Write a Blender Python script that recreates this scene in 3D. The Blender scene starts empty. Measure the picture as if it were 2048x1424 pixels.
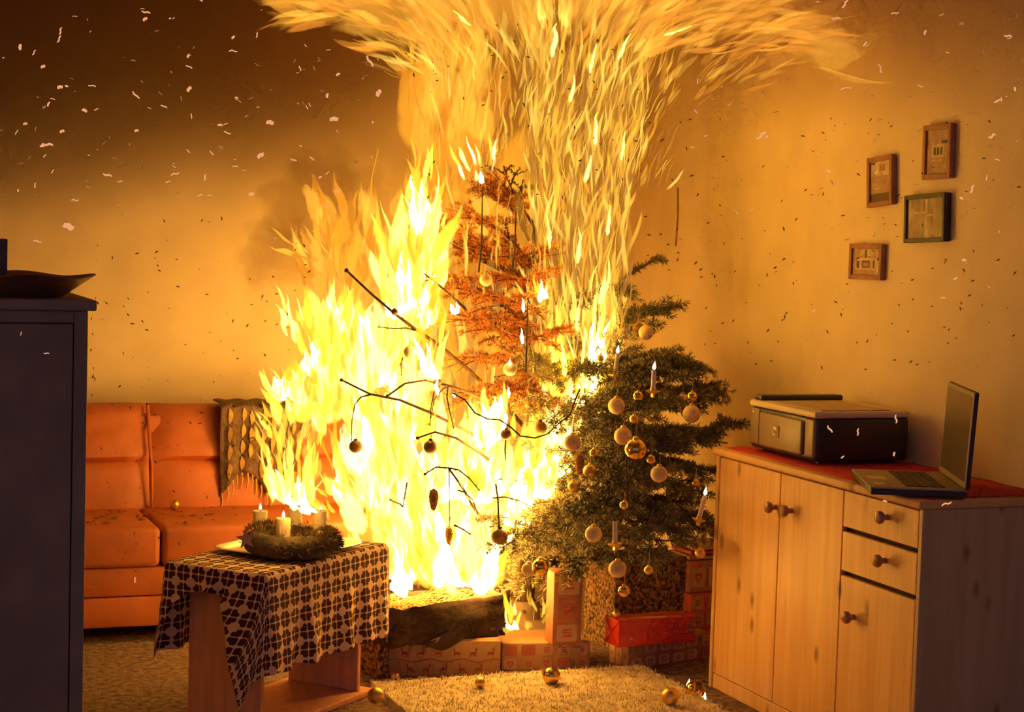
import bpy, bmesh, math, random
import numpy as np
from mathutils import Vector, Matrix, noise as mnoise

random.seed(7)
rng = np.random.default_rng(11)
SC = bpy.context.scene
COL = SC.collection
PI = math.pi

# ------------------------------------------------------------------ camera
F_PX, CAM_H = 3645.6, 1.58
YAW, PITCH, ROLL = math.radians(21.133), math.radians(3.884), math.radians(1.735)
RM = (Matrix.Rotation(-YAW, 3, 'Z') @ Matrix.Rotation(PI / 2 - PITCH, 3, 'X') @ Matrix.Rotation(ROLL, 3, 'Z'))
CAM = Vector((0, 0, CAM_H))
cd = bpy.data.cameras.new('camera')
cd.sensor_width = 36.0
cd.lens = F_PX / 2048 * 36.0
cam = bpy.data.objects.new('camera', cd)
cam.matrix_world = Matrix.Translation(CAM) @ RM.to_4x4()
COL.objects.link(cam)
SC.camera = cam

# ------------------------------------------------------------------ world, view
w = bpy.data.worlds.new('world')
SC.world = w
w.use_nodes = True
w.node_tree.nodes['Background'].inputs[0].default_value = (0.34, 0.28, 0.48, 1)
w.node_tree.nodes['Background'].inputs[1].default_value = 0.32
SC.view_settings.view_transform = 'Standard'
SC.view_settings.look = 'None'
SC.view_settings.gamma = 1.0
SC.view_settings.use_curve_mapping = False
SC.view_settings.exposure = 0.5
SC.cycles.transparent_max_bounces = 28
SC.cycles.max_bounces = 3
SC.cycles.volume_bounces = 0
SC.cycles.sample_clamp_indirect = 4.0
SC.cycles.use_denoising = True
SC.cycles.use_adaptive_sampling = True
SC.cycles.adaptive_threshold = 0.08
SC.cycles.adaptive_min_samples = 8
SC.cycles.use_light_tree = False

FIRE_LIGHT = 54.0          # radiance of the white-hot flame bodies, the only lamps of the room


# ------------------------------------------------------------------ rays through the photograph's frame -> points of the room
def ray(px, py):
    return RM @ Vector(((px - 1024) / F_PX, -(py - 712) / F_PX, -1))
def at(px, py, Z): return CAM + ray(px, py) * Z
def onz(px, py, z=0.0):
    r = ray(px, py); return CAM + r * ((z - CAM.z) / r.z)
def onx(px, py, x):
    r = ray(px, py); return CAM + r * (x / r.x)
def ony(px, py, y):
    r = ray(px, py); return CAM + r * (y / r.y)
def mpp(Z): return Z / F_PX     # metres per pixel at a depth


# ------------------------------------------------------------------ materials
def nt(m):
    m.use_nodes = True
    t = m.node_tree
    return t, t.nodes, t.links

def mat(name, col, rough=0.6, metal=0.0, var=0.0, vscale=20.0, stretch=(1, 1, 1), bump=0.0, bscale=80.0, col2=None, coat=0.0, detail=3.0, sheen=0.0):
    m = bpy.data.materials.new(name)
    t, N, L = nt(m)
    b = N['Principled BSDF']
    b.inputs['Base Color'].default_value = (*col, 1)
    b.inputs['Roughness'].default_value = rough
    b.inputs['Metallic'].default_value = metal
    if coat: b.inputs['Coat Weight'].default_value = coat
    if sheen: b.inputs['Sheen Weight'].default_value = sheen
    tc = N.new('ShaderNodeTexCoord')
    if var or col2:
        mp = N.new('ShaderNodeMapping'); mp.inputs['Scale'].default_value = stretch
        L.new(tc.outputs['Object'], mp.inputs[0])
        n = N.new('ShaderNodeTexNoise'); n.inputs['Scale'].default_value = vscale; n.inputs['Detail'].default_value = detail
        L.new(mp.outputs[0], n.inputs['Vector'])
        cr = N.new('ShaderNodeValToRGB')
        c2 = col2 if col2 else tuple(max(0, c * (1 - var)) for c in col)
        c1 = col if col2 else tuple(min(1, c * (1 + var)) for c in col)
        cr.color_ramp.elements[0].position = 0.32; cr.color_ramp.elements[1].position = 0.68
        cr.color_ramp.elements[0].color = (*c2, 1); cr.color_ramp.elements[1].color = (*c1, 1)
        L.new(n.outputs[0], cr.inputs[0]); L.new(cr.outputs[0], b.inputs['Base Color'])
    if bump:
        n2 = N.new('ShaderNodeTexNoise'); n2.inputs['Scale'].default_value = bscale; n2.inputs['Detail'].default_value = 3
        L.new(tc.outputs['Object'], n2.inputs['Vector'])
        bp = N.new('ShaderNodeBump'); bp.inputs['Strength'].default_value = bump; bp.inputs['Distance'].default_value = 0.01
        L.new(n2.outputs[0], bp.inputs['Height']); L.new(bp.outputs[0], b.inputs['Normal'])
    return m

def math_node(N, L, op, a, b=None, clamp=False):
    n = N.new('ShaderNodeMath'); n.operation = op; n.use_clamp = clamp
    for i, v in enumerate((a, b)):
        if v is None: continue
        if isinstance(v, (int, float)): n.inputs[i].default_value = v
        else: L.new(v, n.inputs[i])
    return n.outputs[0]

def pine(name, kn=(0, 10.5, 5.0), c1=(0.92, 0.56, 0.22), c2=(0.80, 0.44, 0.15)):
    m = bpy.data.materials.new(name)
    t, N, L = nt(m)
    b = N['Principled BSDF']; b.inputs['Roughness'].default_value = 0.45
    tc = N.new('ShaderNodeTexCoord')
    mp = N.new('ShaderNodeMapping'); mp.inputs['Scale'].default_value = (14, 14, 0.8)
    L.new(tc.outputs['Object'], mp.inputs[0])
    n = N.new('ShaderNodeTexNoise'); n.inputs['Scale'].default_value = 2.2; n.inputs['Detail'].default_value = 5; n.inputs['Distortion'].default_value = 0.6
    L.new(mp.outputs[0], n.inputs['Vector'])
    cr = N.new('ShaderNodeValToRGB')
    cr.color_ramp.elements[0].position = 0.35; cr.color_ramp.elements[1].position = 0.65
    cr.color_ramp.elements[0].color = (*c2, 1); cr.color_ramp.elements[1].color = (*c1, 1)
    L.new(n.outputs[0], cr.inputs[0])
    mp2 = N.new('ShaderNodeMapping'); mp2.inputs['Scale'].default_value = kn
    L.new(tc.outputs['Object'], mp2.inputs[0])
    v = N.new('ShaderNodeTexVoronoi'); v.inputs['Scale'].default_value = 1.0
    L.new(mp2.outputs[0], v.inputs['Vector'])
    k = N.new('ShaderNodeValToRGB')
    k.color_ramp.elements[0].position = 0.06; k.color_ramp.elements[0].color = (1, 1, 1, 1)
    k.color_ramp.elements[1].position = 0.19; k.color_ramp.elements[1].color = (0, 0, 0, 1)
    L.new(v.outputs['Distance'], k.inputs[0])
    mx = N.new('ShaderNodeMix'); mx.data_type = 'RGBA'
    L.new(k.outputs[0], mx.inputs[0]); L.new(cr.outputs[0], mx.inputs[6]); mx.inputs[7].default_value = (0.36, 0.16, 0.06, 1)
    L.new(mx.outputs[2], b.inputs['Base Color'])
    return m

def emit(name, col, strength, sampling='AUTO'):
    m = bpy.data.materials.new(name)
    t, N, L = nt(m)
    N.remove(N['Principled BSDF'])
    e = N.new('ShaderNodeEmission'); e.inputs[0].default_value = (*col, 1); e.inputs[1].default_value = strength
    L.new(e.outputs[0], N['Material Output'].inputs[0])
    m.cycles.emission_sampling = sampling
    return m

def flame_ribbon_mat(name, freq=3.0, soft=4.0):
    """soft-edged flame ribbon: its own colour and opacity ride on the strand (attributes), eroded by noise along the strand"""
    m = bpy.data.materials.new(name)
    t, N, L = nt(m)
    N.remove(N['Principled BSDF'])
    uv = N.new('ShaderNodeUVMap'); uv.uv_map = 'uv'
    sx = N.new('ShaderNodeSeparateXYZ'); L.new(uv.outputs[0], sx.inputs[0])
    u, v = sx.outputs[0], sx.outputs[1]
    tint = N.new('ShaderNodeAttribute'); tint.attribute_name = 'tint'
    seed = N.new('ShaderNodeAttribute'); seed.attribute_name = 'seed'
    cx = N.new('ShaderNodeCombineXYZ')
    L.new(math_node(N, L, 'MULTIPLY', u, 1.7), cx.inputs[0])
    L.new(math_node(N, L, 'MULTIPLY', v, freq), cx.inputs[1])
    L.new(math_node(N, L, 'MULTIPLY', seed.outputs['Fac'], 91.7), cx.inputs[2])
    n = N.new('ShaderNodeTexNoise'); n.inputs['Scale'].default_value = 1.6; n.inputs['Detail'].default_value = 2.0
    L.new(cx.outputs[0], n.inputs['Vector'])
    uu = math_node(N, L, 'SUBTRACT', math_node(N, L, 'MULTIPLY', u, 2.0), 1.0)
    edge = math_node(N, L, 'SUBTRACT', 1.0, math_node(N, L, 'MULTIPLY', uu, uu))
    v0 = math_node(N, L, 'MULTIPLY', v, soft, True)
    v1 = math_node(N, L, 'MULTIPLY', math_node(N, L, 'SUBTRACT', 1.0, v), 2.2, True)
    prof = math_node(N, L, 'MULTIPLY', edge, math_node(N, L, 'MULTIPLY', v0, v1))
    er = math_node(N, L, 'MULTIPLY', math_node(N, L, 'SUBTRACT', n.outputs[0], 0.28), 2.1)
    a = math_node(N, L, 'SUBTRACT', math_node(N, L, 'MULTIPLY', prof, 1.9), er)
    a = math_node(N, L, 'MULTIPLY', a, 1.3, True)
    a = math_node(N, L, 'MULTIPLY', a, tint.outputs['Alpha'], True)
    e = N.new('ShaderNodeEmission'); L.new(tint.outputs['Color'], e.inputs[0])
    tr = N.new('ShaderNodeBsdfTransparent')
    mx = N.new('ShaderNodeMixShader')
    L.new(a, mx.inputs[0]); L.new(tr.outputs[0], mx.inputs[1]); L.new(e.outputs[0], mx.inputs[2])
    L.new(mx.outputs[0], N['Material Output'].inputs[0])
    m.cycles.emission_sampling = 'NONE'
    return m

def smoke_mat(name, absorb, scatter, density, sc=0.35):
    m = bpy.data.materials.new(name)
    t, N, L = nt(m)
    N.remove(N['Principled BSDF'])
    a = N.new('ShaderNodeVolumeAbsorption'); a.inputs[0].default_value = (*absorb, 1); a.inputs[1].default_value = density
    s = N.new('ShaderNodeVolumeScatter'); s.inputs[0].default_value = (*scatter, 1); s.inputs[1].default_value = density * sc
    ad = N.new('ShaderNodeAddShader'); L.new(a.outputs[0], ad.inputs[0]); L.new(s.outputs[0], ad.inputs[1])
    L.new(ad.outputs[0], N['Material Output'].inputs['Volume'])
    return m

M = {
 'wall': mat('wall_paper', (0.86, 0.70, 0.44), 0.8, var=0.05, vscale=6, bump=0.12, bscale=120),
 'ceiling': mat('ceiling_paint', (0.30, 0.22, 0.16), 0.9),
 'carpet': mat('carpet', (0.40, 0.26, 0.20), 0.95, col2=(0.14, 0.08, 0.065), vscale=38, bump=0.8, bscale=140),
 'rug': mat('rug_wool', (0.80, 0.66, 0.42), 0.95, var=0.16, vscale=25, bump=0.6, bscale=110),
 'black': mat('black_lacquer', (0.30, 0.20, 0.13), 0.6, var=0.15, vscale=8),
 'black_in': mat('black_lacquer_edge', (0.10, 0.07, 0.05), 0.6),
 'bowlwood': mat('dark_bowl_wood', (0.20, 0.085, 0.05), 0.4, var=0.3, vscale=9, stretch=(1, 1, 4)),
 'sofa': mat('sofa_leather', (0.56, 0.15, 0.05), 0.55, var=0.12, vscale=7, bump=0.15, bscale=30),
 'sofa_dark': mat('sofa_piping', (0.52, 0.14, 0.05), 0.6),
 'throw': mat('throw_knit', (0.17, 0.10, 0.06), 0.9, var=0.3, vscale=40, bump=0.5, bscale=120),
 'leaf_print': mat('throw_leaf', (0.62, 0.38, 0.12), 0.9, var=0.2, vscale=30),
 'pine': pine('pine_wood'), 'pine_shaded': pine('pine_shaded', (10.5, 0, 5.0), (0.62, 0.44, 0.26), (0.52, 0.36, 0.2)), 'pine_top': pine('pine_top', (0, 8.5, 0), (0.80, 0.46, 0.18), (0.72, 0.40, 0.15)),  # the near end's pine is a darker, cooler copy with its shade coloured in
 'knob': mat('knob_wood', (0.42, 0.19, 0.08), 0.35, var=0.15, vscale=30),
 'gap_shade': mat('recess_shade', (0.06, 0.035, 0.02), 0.9),
 'redcloth': mat('red_runner', (0.62, 0.04, 0.06), 0.85, var=0.12, vscale=60, bump=0.3, bscale=300),
 'laminate': mat('table_laminate', (0.88, 0.42, 0.25), 0.5, var=0.10, vscale=6, stretch=(6, 6, 0.6)),
 'silver': mat('tray_metal', (0.75, 0.70, 0.62), 0.28, 1.0),
 'wreath': mat('wreath_fabric', (0.10, 0.065, 0.045), 0.9, var=0.35, vscale=25, bump=0.5, bscale=90),
 'wreath_needle': mat('wreath_fir', (0.16, 0.10, 0.04), 0.7, var=0.4, vscale=40),
 'raffia': mat('raffia', (0.62, 0.42, 0.22), 0.8, var=0.2, vscale=50),
 'starwood': mat('star_wood', (0.85, 0.50, 0.26), 0.7, var=0.1, vscale=20),
 'wax': mat('candle_wax', (0.82, 0.66, 0.40), 0.5, var=0.06, vscale=30),
 'waxwhite': mat('tree_candle_wax', (0.88, 0.78, 0.58), 0.5),
 'wick': mat('wick', (0.03, 0.02, 0.02), 0.9),
 'bark': mat('bark', (0.20, 0.11, 0.06), 0.9, var=0.35, vscale=50, bump=0.6, bscale=120),
 'char': mat('charred_wood', (0.10, 0.045, 0.02), 0.9, var=0.4, vscale=70, bump=0.5, bscale=150),
 'green': mat('fir_needles', (0.36, 0.31, 0.16), 0.55, col2=(0.13, 0.14, 0.075), vscale=9),
 'brown_needle': mat('scorched_needles', (0.85, 0.34, 0.07), 0.7, col2=(0.42, 0.15, 0.03), vscale=14),
 'cream': mat('cream_bauble', (0.88, 0.62, 0.30), 0.45, var=0.05, vscale=90, bump=0.15, bscale=400),
 'gold': mat('gold_bauble', (0.95, 0.60, 0.14), 0.10, 1.0),
 'goldmatte': mat('gold_matte', (0.90, 0.58, 0.16), 0.38, 0.9),
 'sooty': mat('sooty_bauble', (0.33, 0.17, 0.05), 0.55, var=0.5, vscale=30),
 'string': mat('hanger_string', (0.62, 0.48, 0.30), 0.8),
 'wire': mat('black_wire', (0.03, 0.015, 0.01), 0.7),
 'cone': mat('pine_cone', (0.36, 0.19, 0.07), 0.8, var=0.3, vscale=60),
 'charbox': mat('charred_box', (0.05, 0.026, 0.02), 0.85, var=0.5, vscale=12, bump=0.4, bscale=60),
 'ashstraw': mat('scorched_straw', (0.62, 0.36, 0.12), 0.9, var=0.4, vscale=50),
 'kraft': mat('kraft_paper', (0.48, 0.28, 0.13), 0.7, var=0.06, vscale=12),
 'printred': mat('print_red', (0.34, 0.06, 0.03), 0.7),
 'redpaper': mat('red_foil', (0.72, 0.045, 0.04), 0.30, var=0.1, vscale=12, coat=0.3),
 'patchpaper': mat('patch_paper', (0.40, 0.15, 0.09), 0.7, var=0.1, vscale=14),
 'patchcream': mat('patch_cream', (0.54, 0.33, 0.21), 0.7),
 'patchred': mat('patch_red', (0.55, 0.09, 0.06), 0.7),
 'speckle': mat('speckled_wicker', (0.46, 0.26, 0.11), 0.85, col2=(0.05, 0.025, 0.02), vscale=75, bump=1.0, bscale=75, detail=1.0),
 'speckle_dark': mat('wicker_rim', (0.20, 0.11, 0.06), 0.9, var=0.3, vscale=40),
 'frame_wood': mat('frame_wood', (0.36, 0.15, 0.09), 0.5, var=0.15, vscale=25),
 'frame_black': mat('frame_black', (0.03, 0.022, 0.028), 0.45),
 'p_cream': mat('print_cream', (0.60, 0.44, 0.28), 0.5, var=0.25, vscale=45),
 'p_brown': mat('print_brown', (0.36, 0.20, 0.14), 0.5, col2=(0.52, 0.34, 0.24), vscale=40),
 'p_dark': mat('print_dark', (0.10, 0.05, 0.045), 0.5, var=0.3, vscale=40),
 'p_green': mat('print_grove', (0.55, 0.42, 0.22), 0.5, col2=(0.22, 0.15, 0.09), vscale=24, stretch=(1, 1, 0.5)),
 'pr_black': mat('printer_black', (0.035, 0.030, 0.032), 0.35),
 'pr_grey': mat('printer_bronze_grey', (0.30, 0.22, 0.13), 0.4, var=0.05, vscale=10),
 'pr_cream': mat('printer_cream', (0.78, 0.64, 0.42), 0.45),
 'pr_glass': mat('printer_lid', (0.48, 0.36, 0.22), 0.4, var=0.25, vscale=35),
 'lap_grey': mat('laptop_grey', (0.36, 0.28, 0.22), 0.5),
 'lap_dark': mat('laptop_dark', (0.045, 0.035, 0.035), 0.5),
 'lap_screen': mat('laptop_screen', (0.16, 0.12, 0.10), 0.28),
 'lap_cream': mat('laptop_sticker', (0.66, 0.52, 0.36), 0.6),
 'ember': emit('ember_glow', (1.0, 0.44, 0.19), 0.60, 'NONE'),
 'ember_dim': emit('ember_dim', (1.0, 0.40, 0.13), 0.24, 'NONE'),
 'ash': mat('ash', (0.13, 0.07, 0.03), 0.9),
 'hot': emit('white_hot_flame', (1.0, 0.45, 0.065), FIRE_LIGHT),
 'hot_core': emit('hot_flame_body', (1.0, 0.46, 0.07), 20.0),
 'hot_streak': emit('golden_flame_streak', (1.0, 0.45, 0.007), 48.0),
 'hot_top': emit('bright_yellow_flame', (1.0, 0.50, 0.07), 11.0),
 'candleflame': emit('candle_flame', (1.0, 0.72, 0.34), 5.0),
 'ribbon': flame_ribbon_mat('flame_sheet', 3.0),
 'streak': flame_ribbon_mat('flame_streak', 2.2, 2.4),
 'smoke_l': smoke_mat('brown_smoke', (0.38, 0.16, 0.12), (0.70, 0.28, 0.18), 1.3, 0.42),
 'smoke_r': smoke_mat('red_smoke', (0.70, 0.25, 0.45), (0.90, 0.42, 0.50), 0.70, 0.75),
 'smoke_d': smoke_mat('dense_smoke', (0.36, 0.20, 0.09), (0.5, 0.28, 0.12), 3.2),
}


# ------------------------------------------------------------------ mesh helpers
class MB:
    def __init__(s): s.v = []; s.f = []; s.m = []; s.cur = 0
    def add(s, vs, fs):
        o = len(s.v); s.v += [tuple(p) for p in vs]
        for f in fs: s.f.append(tuple(o + i for i in f)); s.m.append(s.cur)
        return s
    def box(s, a, b):
        x0, y0, z0 = a; x1, y1, z1 = b
        return s.add([(x0,y0,z0),(x1,y0,z0),(x1,y1,z0),(x0,y1,z0),(x0,y0,z1),(x1,y0,z1),(x1,y1,z1),(x0,y1,z1)],
                     [(0,3,2,1),(4,5,6,7),(0,1,5,4),(1,2,6,5),(2,3,7,6),(3,0,4,7)])
    def rbox(s, a, b, r=0.02, seg=2):
        bm = bmesh.new(); bmesh.ops.create_cube(bm, size=1)
        c = [(p + q) / 2 for p, q in zip(a, b)]; d = [q - p for p, q in zip(a, b)]
        for v in bm.verts: v.co = Vector((v.co.x * d[0] + c[0], v.co.y * d[1] + c[1], v.co.z * d[2] + c[2]))
        bmesh.ops.bevel(bm, geom=bm.edges[:], offset=min(r, min(abs(k) for k in d) * 0.49), segments=seg, profile=0.5, affect='EDGES')
        bm.verts.index_update()
        s.add([v.co[:] for v in bm.verts], [[v.index for v in f.verts] for f in bm.faces]); bm.free(); return s
    def tube(s, pts, r, n=6, cap=True):
        pts = [Vector(p) for p in pts]
        rs = r if isinstance(r, (list, tuple)) else [r] * len(pts)
        vs, fs = [], []
        up = Vector((0.31, 0.17, 0.93))
        for i, p in enumerate(pts):
            t = (pts[min(i + 1, len(pts) - 1)] - pts[max(i - 1, 0)])
            t = t.normalized() if t.length > 1e-9 else Vector((0, 0, 1))
            a = t.cross(up)
            if a.length < 0.05: a = t.cross(Vector((1, 0, 0)))
            a.normalize(); b = t.cross(a)
            for k in range(n):
                q = 2 * PI * k / n; vs.append(p + (a * math.cos(q) + b * math.sin(q)) * rs[i])
        for i in range(len(pts) - 1):
            for k in range(n): fs.append((i*n+k, i*n+(k+1) % n, (i+1)*n+(k+1) % n, (i+1)*n+k))
        if cap: fs.append(tuple(range(n))[::-1]); fs.append(tuple((len(pts)-1)*n+k for k in range(n)))
        return s.add(vs, fs)
    def lathe(s, prof, n=24, c=(0, 0, 0), axis=None):
        R3 = Matrix.Identity(3) if axis is None else Vector((0, 0, 1)).rotation_difference(Vector(axis).normalized()).to_matrix()
        vs, fs = [], []
        for (r, z) in prof:
            for k in range(n):
                q = 2 * PI * k / n; vs.append(R3 @ Vector((r*math.cos(q), r*math.sin(q), z)) + Vector(c))
        for i in range(len(prof)-1):
            for k in range(n): fs.append((i*n+k, i*n+(k+1) % n, (i+1)*n+(k+1) % n, (i+1)*n+k))
        if prof[0][0] > 1e-6: fs.append(tuple(range(n))[::-1])
        if prof[-1][0] > 1e-6: fs.append(tuple((len(prof)-1)*n+k for k in range(n)))
        return s.add(vs, fs)
    def sphere(s, c, r, n=20, m=12, sq=(1, 1, 1)):
        vs, fs = [], []
        for i in range(m + 1):
            a = PI * i / m
            for k in range(n):
                q = 2*PI*k/n; vs.append((c[0]+r*sq[0]*math.sin(a)*math.cos(q), c[1]+r*sq[1]*math.sin(a)*math.sin(q), c[2]-r*sq[2]*math.cos(a)))
        for i in range(m):
            for k in range(n): fs.append((i*n+k, i*n+(k+1) % n, (i+1)*n+(k+1) % n, (i+1)*n+k))
        return s.add(vs, fs)
    def prism(s, poly, ex):
        """poly: list of 3D points of a planar outline; ex: extrusion vector"""
        poly = [Vector(p) for p in poly]; n = len(poly); ex = Vector(ex)
        vs = poly + [p + ex for p in poly]
        fs = [tuple(range(n))[::-1], tuple(range(n, 2*n))] + [(k, (k+1) % n, n+(k+1) % n, n+k) for k in range(n)]
        return s.add(vs, fs)
    def xf(s, mtx, start=0):
        for i in range(start, len(s.v)): s.v[i] = tuple(mtx @ Vector(s.v[i]))
        return s
    def build(s, name, m, parent=None, smooth=False, mats=None):
        me = bpy.data.meshes.new(name)
        me.from_pydata(s.v, [], s.f)
        for q in (mats or [m]): me.materials.append(M[q] if isinstance(q, str) else q)
        if mats: me.polygons.foreach_set('material_index', s.m)
        bm = bmesh.new(); bm.from_mesh(me); bmesh.ops.recalc_face_normals(bm, faces=bm.faces[:]); bm.to_mesh(me); bm.free()
        if smooth:
            me.polygons.foreach_set('use_smooth', [True] * len(me.polygons))
            try: me.set_sharp_from_angle(angle=math.radians(40))
            except Exception: pass
        me.update()
        o = bpy.data.objects.new(name, me); COL.objects.link(o)
        if parent: adopt(o, parent)
        return o

def adopt(o, parent):
    o.parent = parent
    mw = parent.matrix_basis if parent.parent is None else Matrix.Identity(4)
    o.matrix_parent_inverse = mw.inverted()
    return o

def tag(o, label=None, cat=None, group=None, kind=None):
    if label: o['label'] = label
    if cat: o['category'] = cat
    if group: o['group'] = group
    if kind: o['kind'] = kind
    return o

def thing(name, loc, label, cat, group=None):
    o = bpy.data.objects.new(name, None); COL.objects.link(o)
    o.empty_display_size = 0.05
    o.location = Vector(loc)
    return tag(o, label, cat, group)

def struct(o): o['kind'] = 'structure'; return o

# ------------------------------------------------------------------ the room
WX, WY, CEIL = 3.45, 7.64, 2.74
struct(MB().box((-2.6, -1.5, -0.1), (WX + 0.1, WY + 0.1, 0)).build('floor', 'carpet'))
struct(MB().box((-2.6, WY, 0), (WX + 0.1, WY + 0.1, CEIL)).build('wall_back', 'wall'))
struct(MB().box((WX, -1.5, 0), (WX + 0.1, WY, CEIL)).build('wall_right', 'wall'))
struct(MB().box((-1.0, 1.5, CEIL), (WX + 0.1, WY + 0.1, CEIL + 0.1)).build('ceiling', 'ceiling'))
struct(MB().box((-1.0, 3.0, 0), (-0.9, WY, CEIL)).build('wall_left', 'wall'))
# thin tube standing for a hairline joint between wall boards, right of the flames
p0, p1 = onx(1357, 375, WX), onx(1357, 492, WX)
tag(MB().tube([(WX-0.004, p0.y, p0.z), (WX-0.004, (p0.y+p1.y)/2, (p0.z+p1.z)/2), (WX-0.004, p0.y, p1.z)], 0.003, 5).build('wall_line', 'knob'),
    'short thin brown line running straight down the bare wall', 'cord')

# rug: heavy light wool with an uneven pile
def make_rug():
    x0, x1, y0, y1 = 1.80, 2.846, 3.9, 5.94
    nx, ny = 110, 150
    mb = MB()
    root = thing('rug', ((x0+x1)/2, (y0+y1)/2, 0), 'thick cream wool rug lying in front of the presents', 'rug')
    vs, fs = [], []
    for j in range(ny + 1):
        for i in range(nx + 1):
            x = x0 + (x1-x0)*i/nx; y = y0 + (y1-y0)*j/ny
            e = min(i, nx-i, j, ny-j)
            z = 0.0 if e == 0 else 0.022 + 0.006*mnoise.noise((x*25, y*25, 0)) + 0.004*mnoise.noise((x*70, y*70, 3))
            x += 0.008*mnoise.noise((x*9, y*9, 7)); y += 0.008*mnoise.noise((x*9, y*9, 17))
            vs.append((x, y, z))
    for j in range(ny):
        for i in range(nx):
            a = j*(nx+1)+i; fs.append((a, a+1, a+nx+2, a+nx+1))
    mb.add(vs, fs); mb.build('rug_base', 'rug', root, smooth=True)
    n = 16000
    bx = rng.uniform(x0, x1, n); by = rng.uniform(4.7, y1, n)
    an = rng.uniform(0, 2*PI, n); ln = rng.uniform(0.006, 0.016, n); wd = 0.0022
    V = np.zeros((n, 3, 3)); 
    V[:, 0] = np.stack([bx - wd*np.sin(an), by + wd*np.cos(an), np.full(n, .019)], 1)
    V[:, 1] = np.stack([bx + wd*np.sin(an), by - wd*np.cos(an), np.full(n, .019)], 1)
    V[:, 2] = np.stack([bx + ln*np.cos(an), by + ln*np.sin(an), .022 + rng.uniform(0.002, .014, n)], 1)
    me = bpy.data.meshes.new('pile'); me.from_pydata(V.reshape(-1, 3).tolist(), [], np.arange(n*3).reshape(-1, 3).tolist())
    me.materials.append(M['rug']); o = bpy.data.objects.new('pile', me); COL.objects.link(o); adopt(o, root); o['kind'] = 'stuff'
make_rug()

# ------------------------------------------------------------------ black cabinet at the left with bowl
def make_cabinet():
    X1, X0, Y0, Y1, H = 0.583, -0.36, 4.148, 4.56, 1.40
    t = thing('cabinet', ((X0+X1)/2, (Y0+Y1)/2, 0), 'tall black cabinet at the left with a wooden bowl on top', 'cabinet')
    MB().rbox((X0, Y0+0.02, 0), (X1, Y1, H-0.024), 0.004).build('body', 'black', t)
    MB().rbox((X0-0.02, Y0-0.015, H-0.024), (X1+0.017, Y1+0.015, H), 0.004).build('top_board', 'black', t)
    xm = 0.11
    for a, b in ((X0+0.045, xm-0.003), (xm+0.003, X1-0.032)):
        d = MB().rbox((a, Y0+0.004, 0.07), (b, Y0+0.022, H-0.055), 0.003).build('door', 'black', t)
        MB().lathe([(0.006, 0), (0.006, 0.012), (0.014, 0.018), (0.012, 0.028), (0.0, 0.03)], 14, (b-0.04 if a < 0 else a+0.04, Y0+0.004, 0.8), (0, -1, 0)).build('knob', 'black_in', d, True)
    MB().rbox((X1-0.030, Y0, 0), (X1, Y0+0.03, H-0.024), 0.003).build('stile', 'black', t)
    MB().rbox((X0, Y0, 0), (X0+0.03, Y0+0.03, H-0.024), 0.003).build('stile', 'black', t)
    MB().rbox((X0+0.03, Y0+0.002, H-0.052), (X1-0.03, Y0+0.03, H-0.024), 0.003).build('rail', 'black', t)
make_cabinet()

def make_bowl():
    c = at(50, 573, 4.17); c.z = 1.40
    t = thing('bowl', c, 'wide shallow dark wooden bowl on the black cabinet', 'bowl')
    prof = [(0.0, 0.004), (0.075, 0.004), (0.08, 0.0), (0.09, 0.006), (0.146, 0.046), (0.150, 0.049), (0.147, 0.051), (0.138, 0.048), (0.085, 0.012), (0.0, 0.010)]
    mb = MB().lathe(prof, 40)
    for i, p in enumerate(mb.v):                        # softly squared rim
        r = math.hypot(p[0], p[1]); a = math.atan2(p[1], p[0]); k = 1 + 0.06*math.cos(4*a)*(r/0.14)
        mb.v[i] = (p[0]*k, p[1]*k, p[2] + 0.004*math.cos(4*a)*(r/0.14)**2)
    mb.xf(Matrix.Translation(c)); mb.build('bowl_body', 'bowlwood', t, True)
    MB().lathe([(0.06, -0.0), (0.075, 0.0), (0.078, 0.006), (0.06, 0.006)], 32, c + Vector((0, 0, 0.0))).build('foot_ring', 'bowlwood', t, True)
make_bowl()
b_ = at(-14, 500, 4.3)
tag(MB().rbox((b_.x-0.06, 4.30, 1.40), (onz(4, 560, 1.41).x-0.003 if False else b_.x+0.018, 4.33, 1.53), 0.003).build('standing_photo_frame', 'black_in'),
    'dark upright frame edge at the far left behind the bowl', 'frame')

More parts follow.
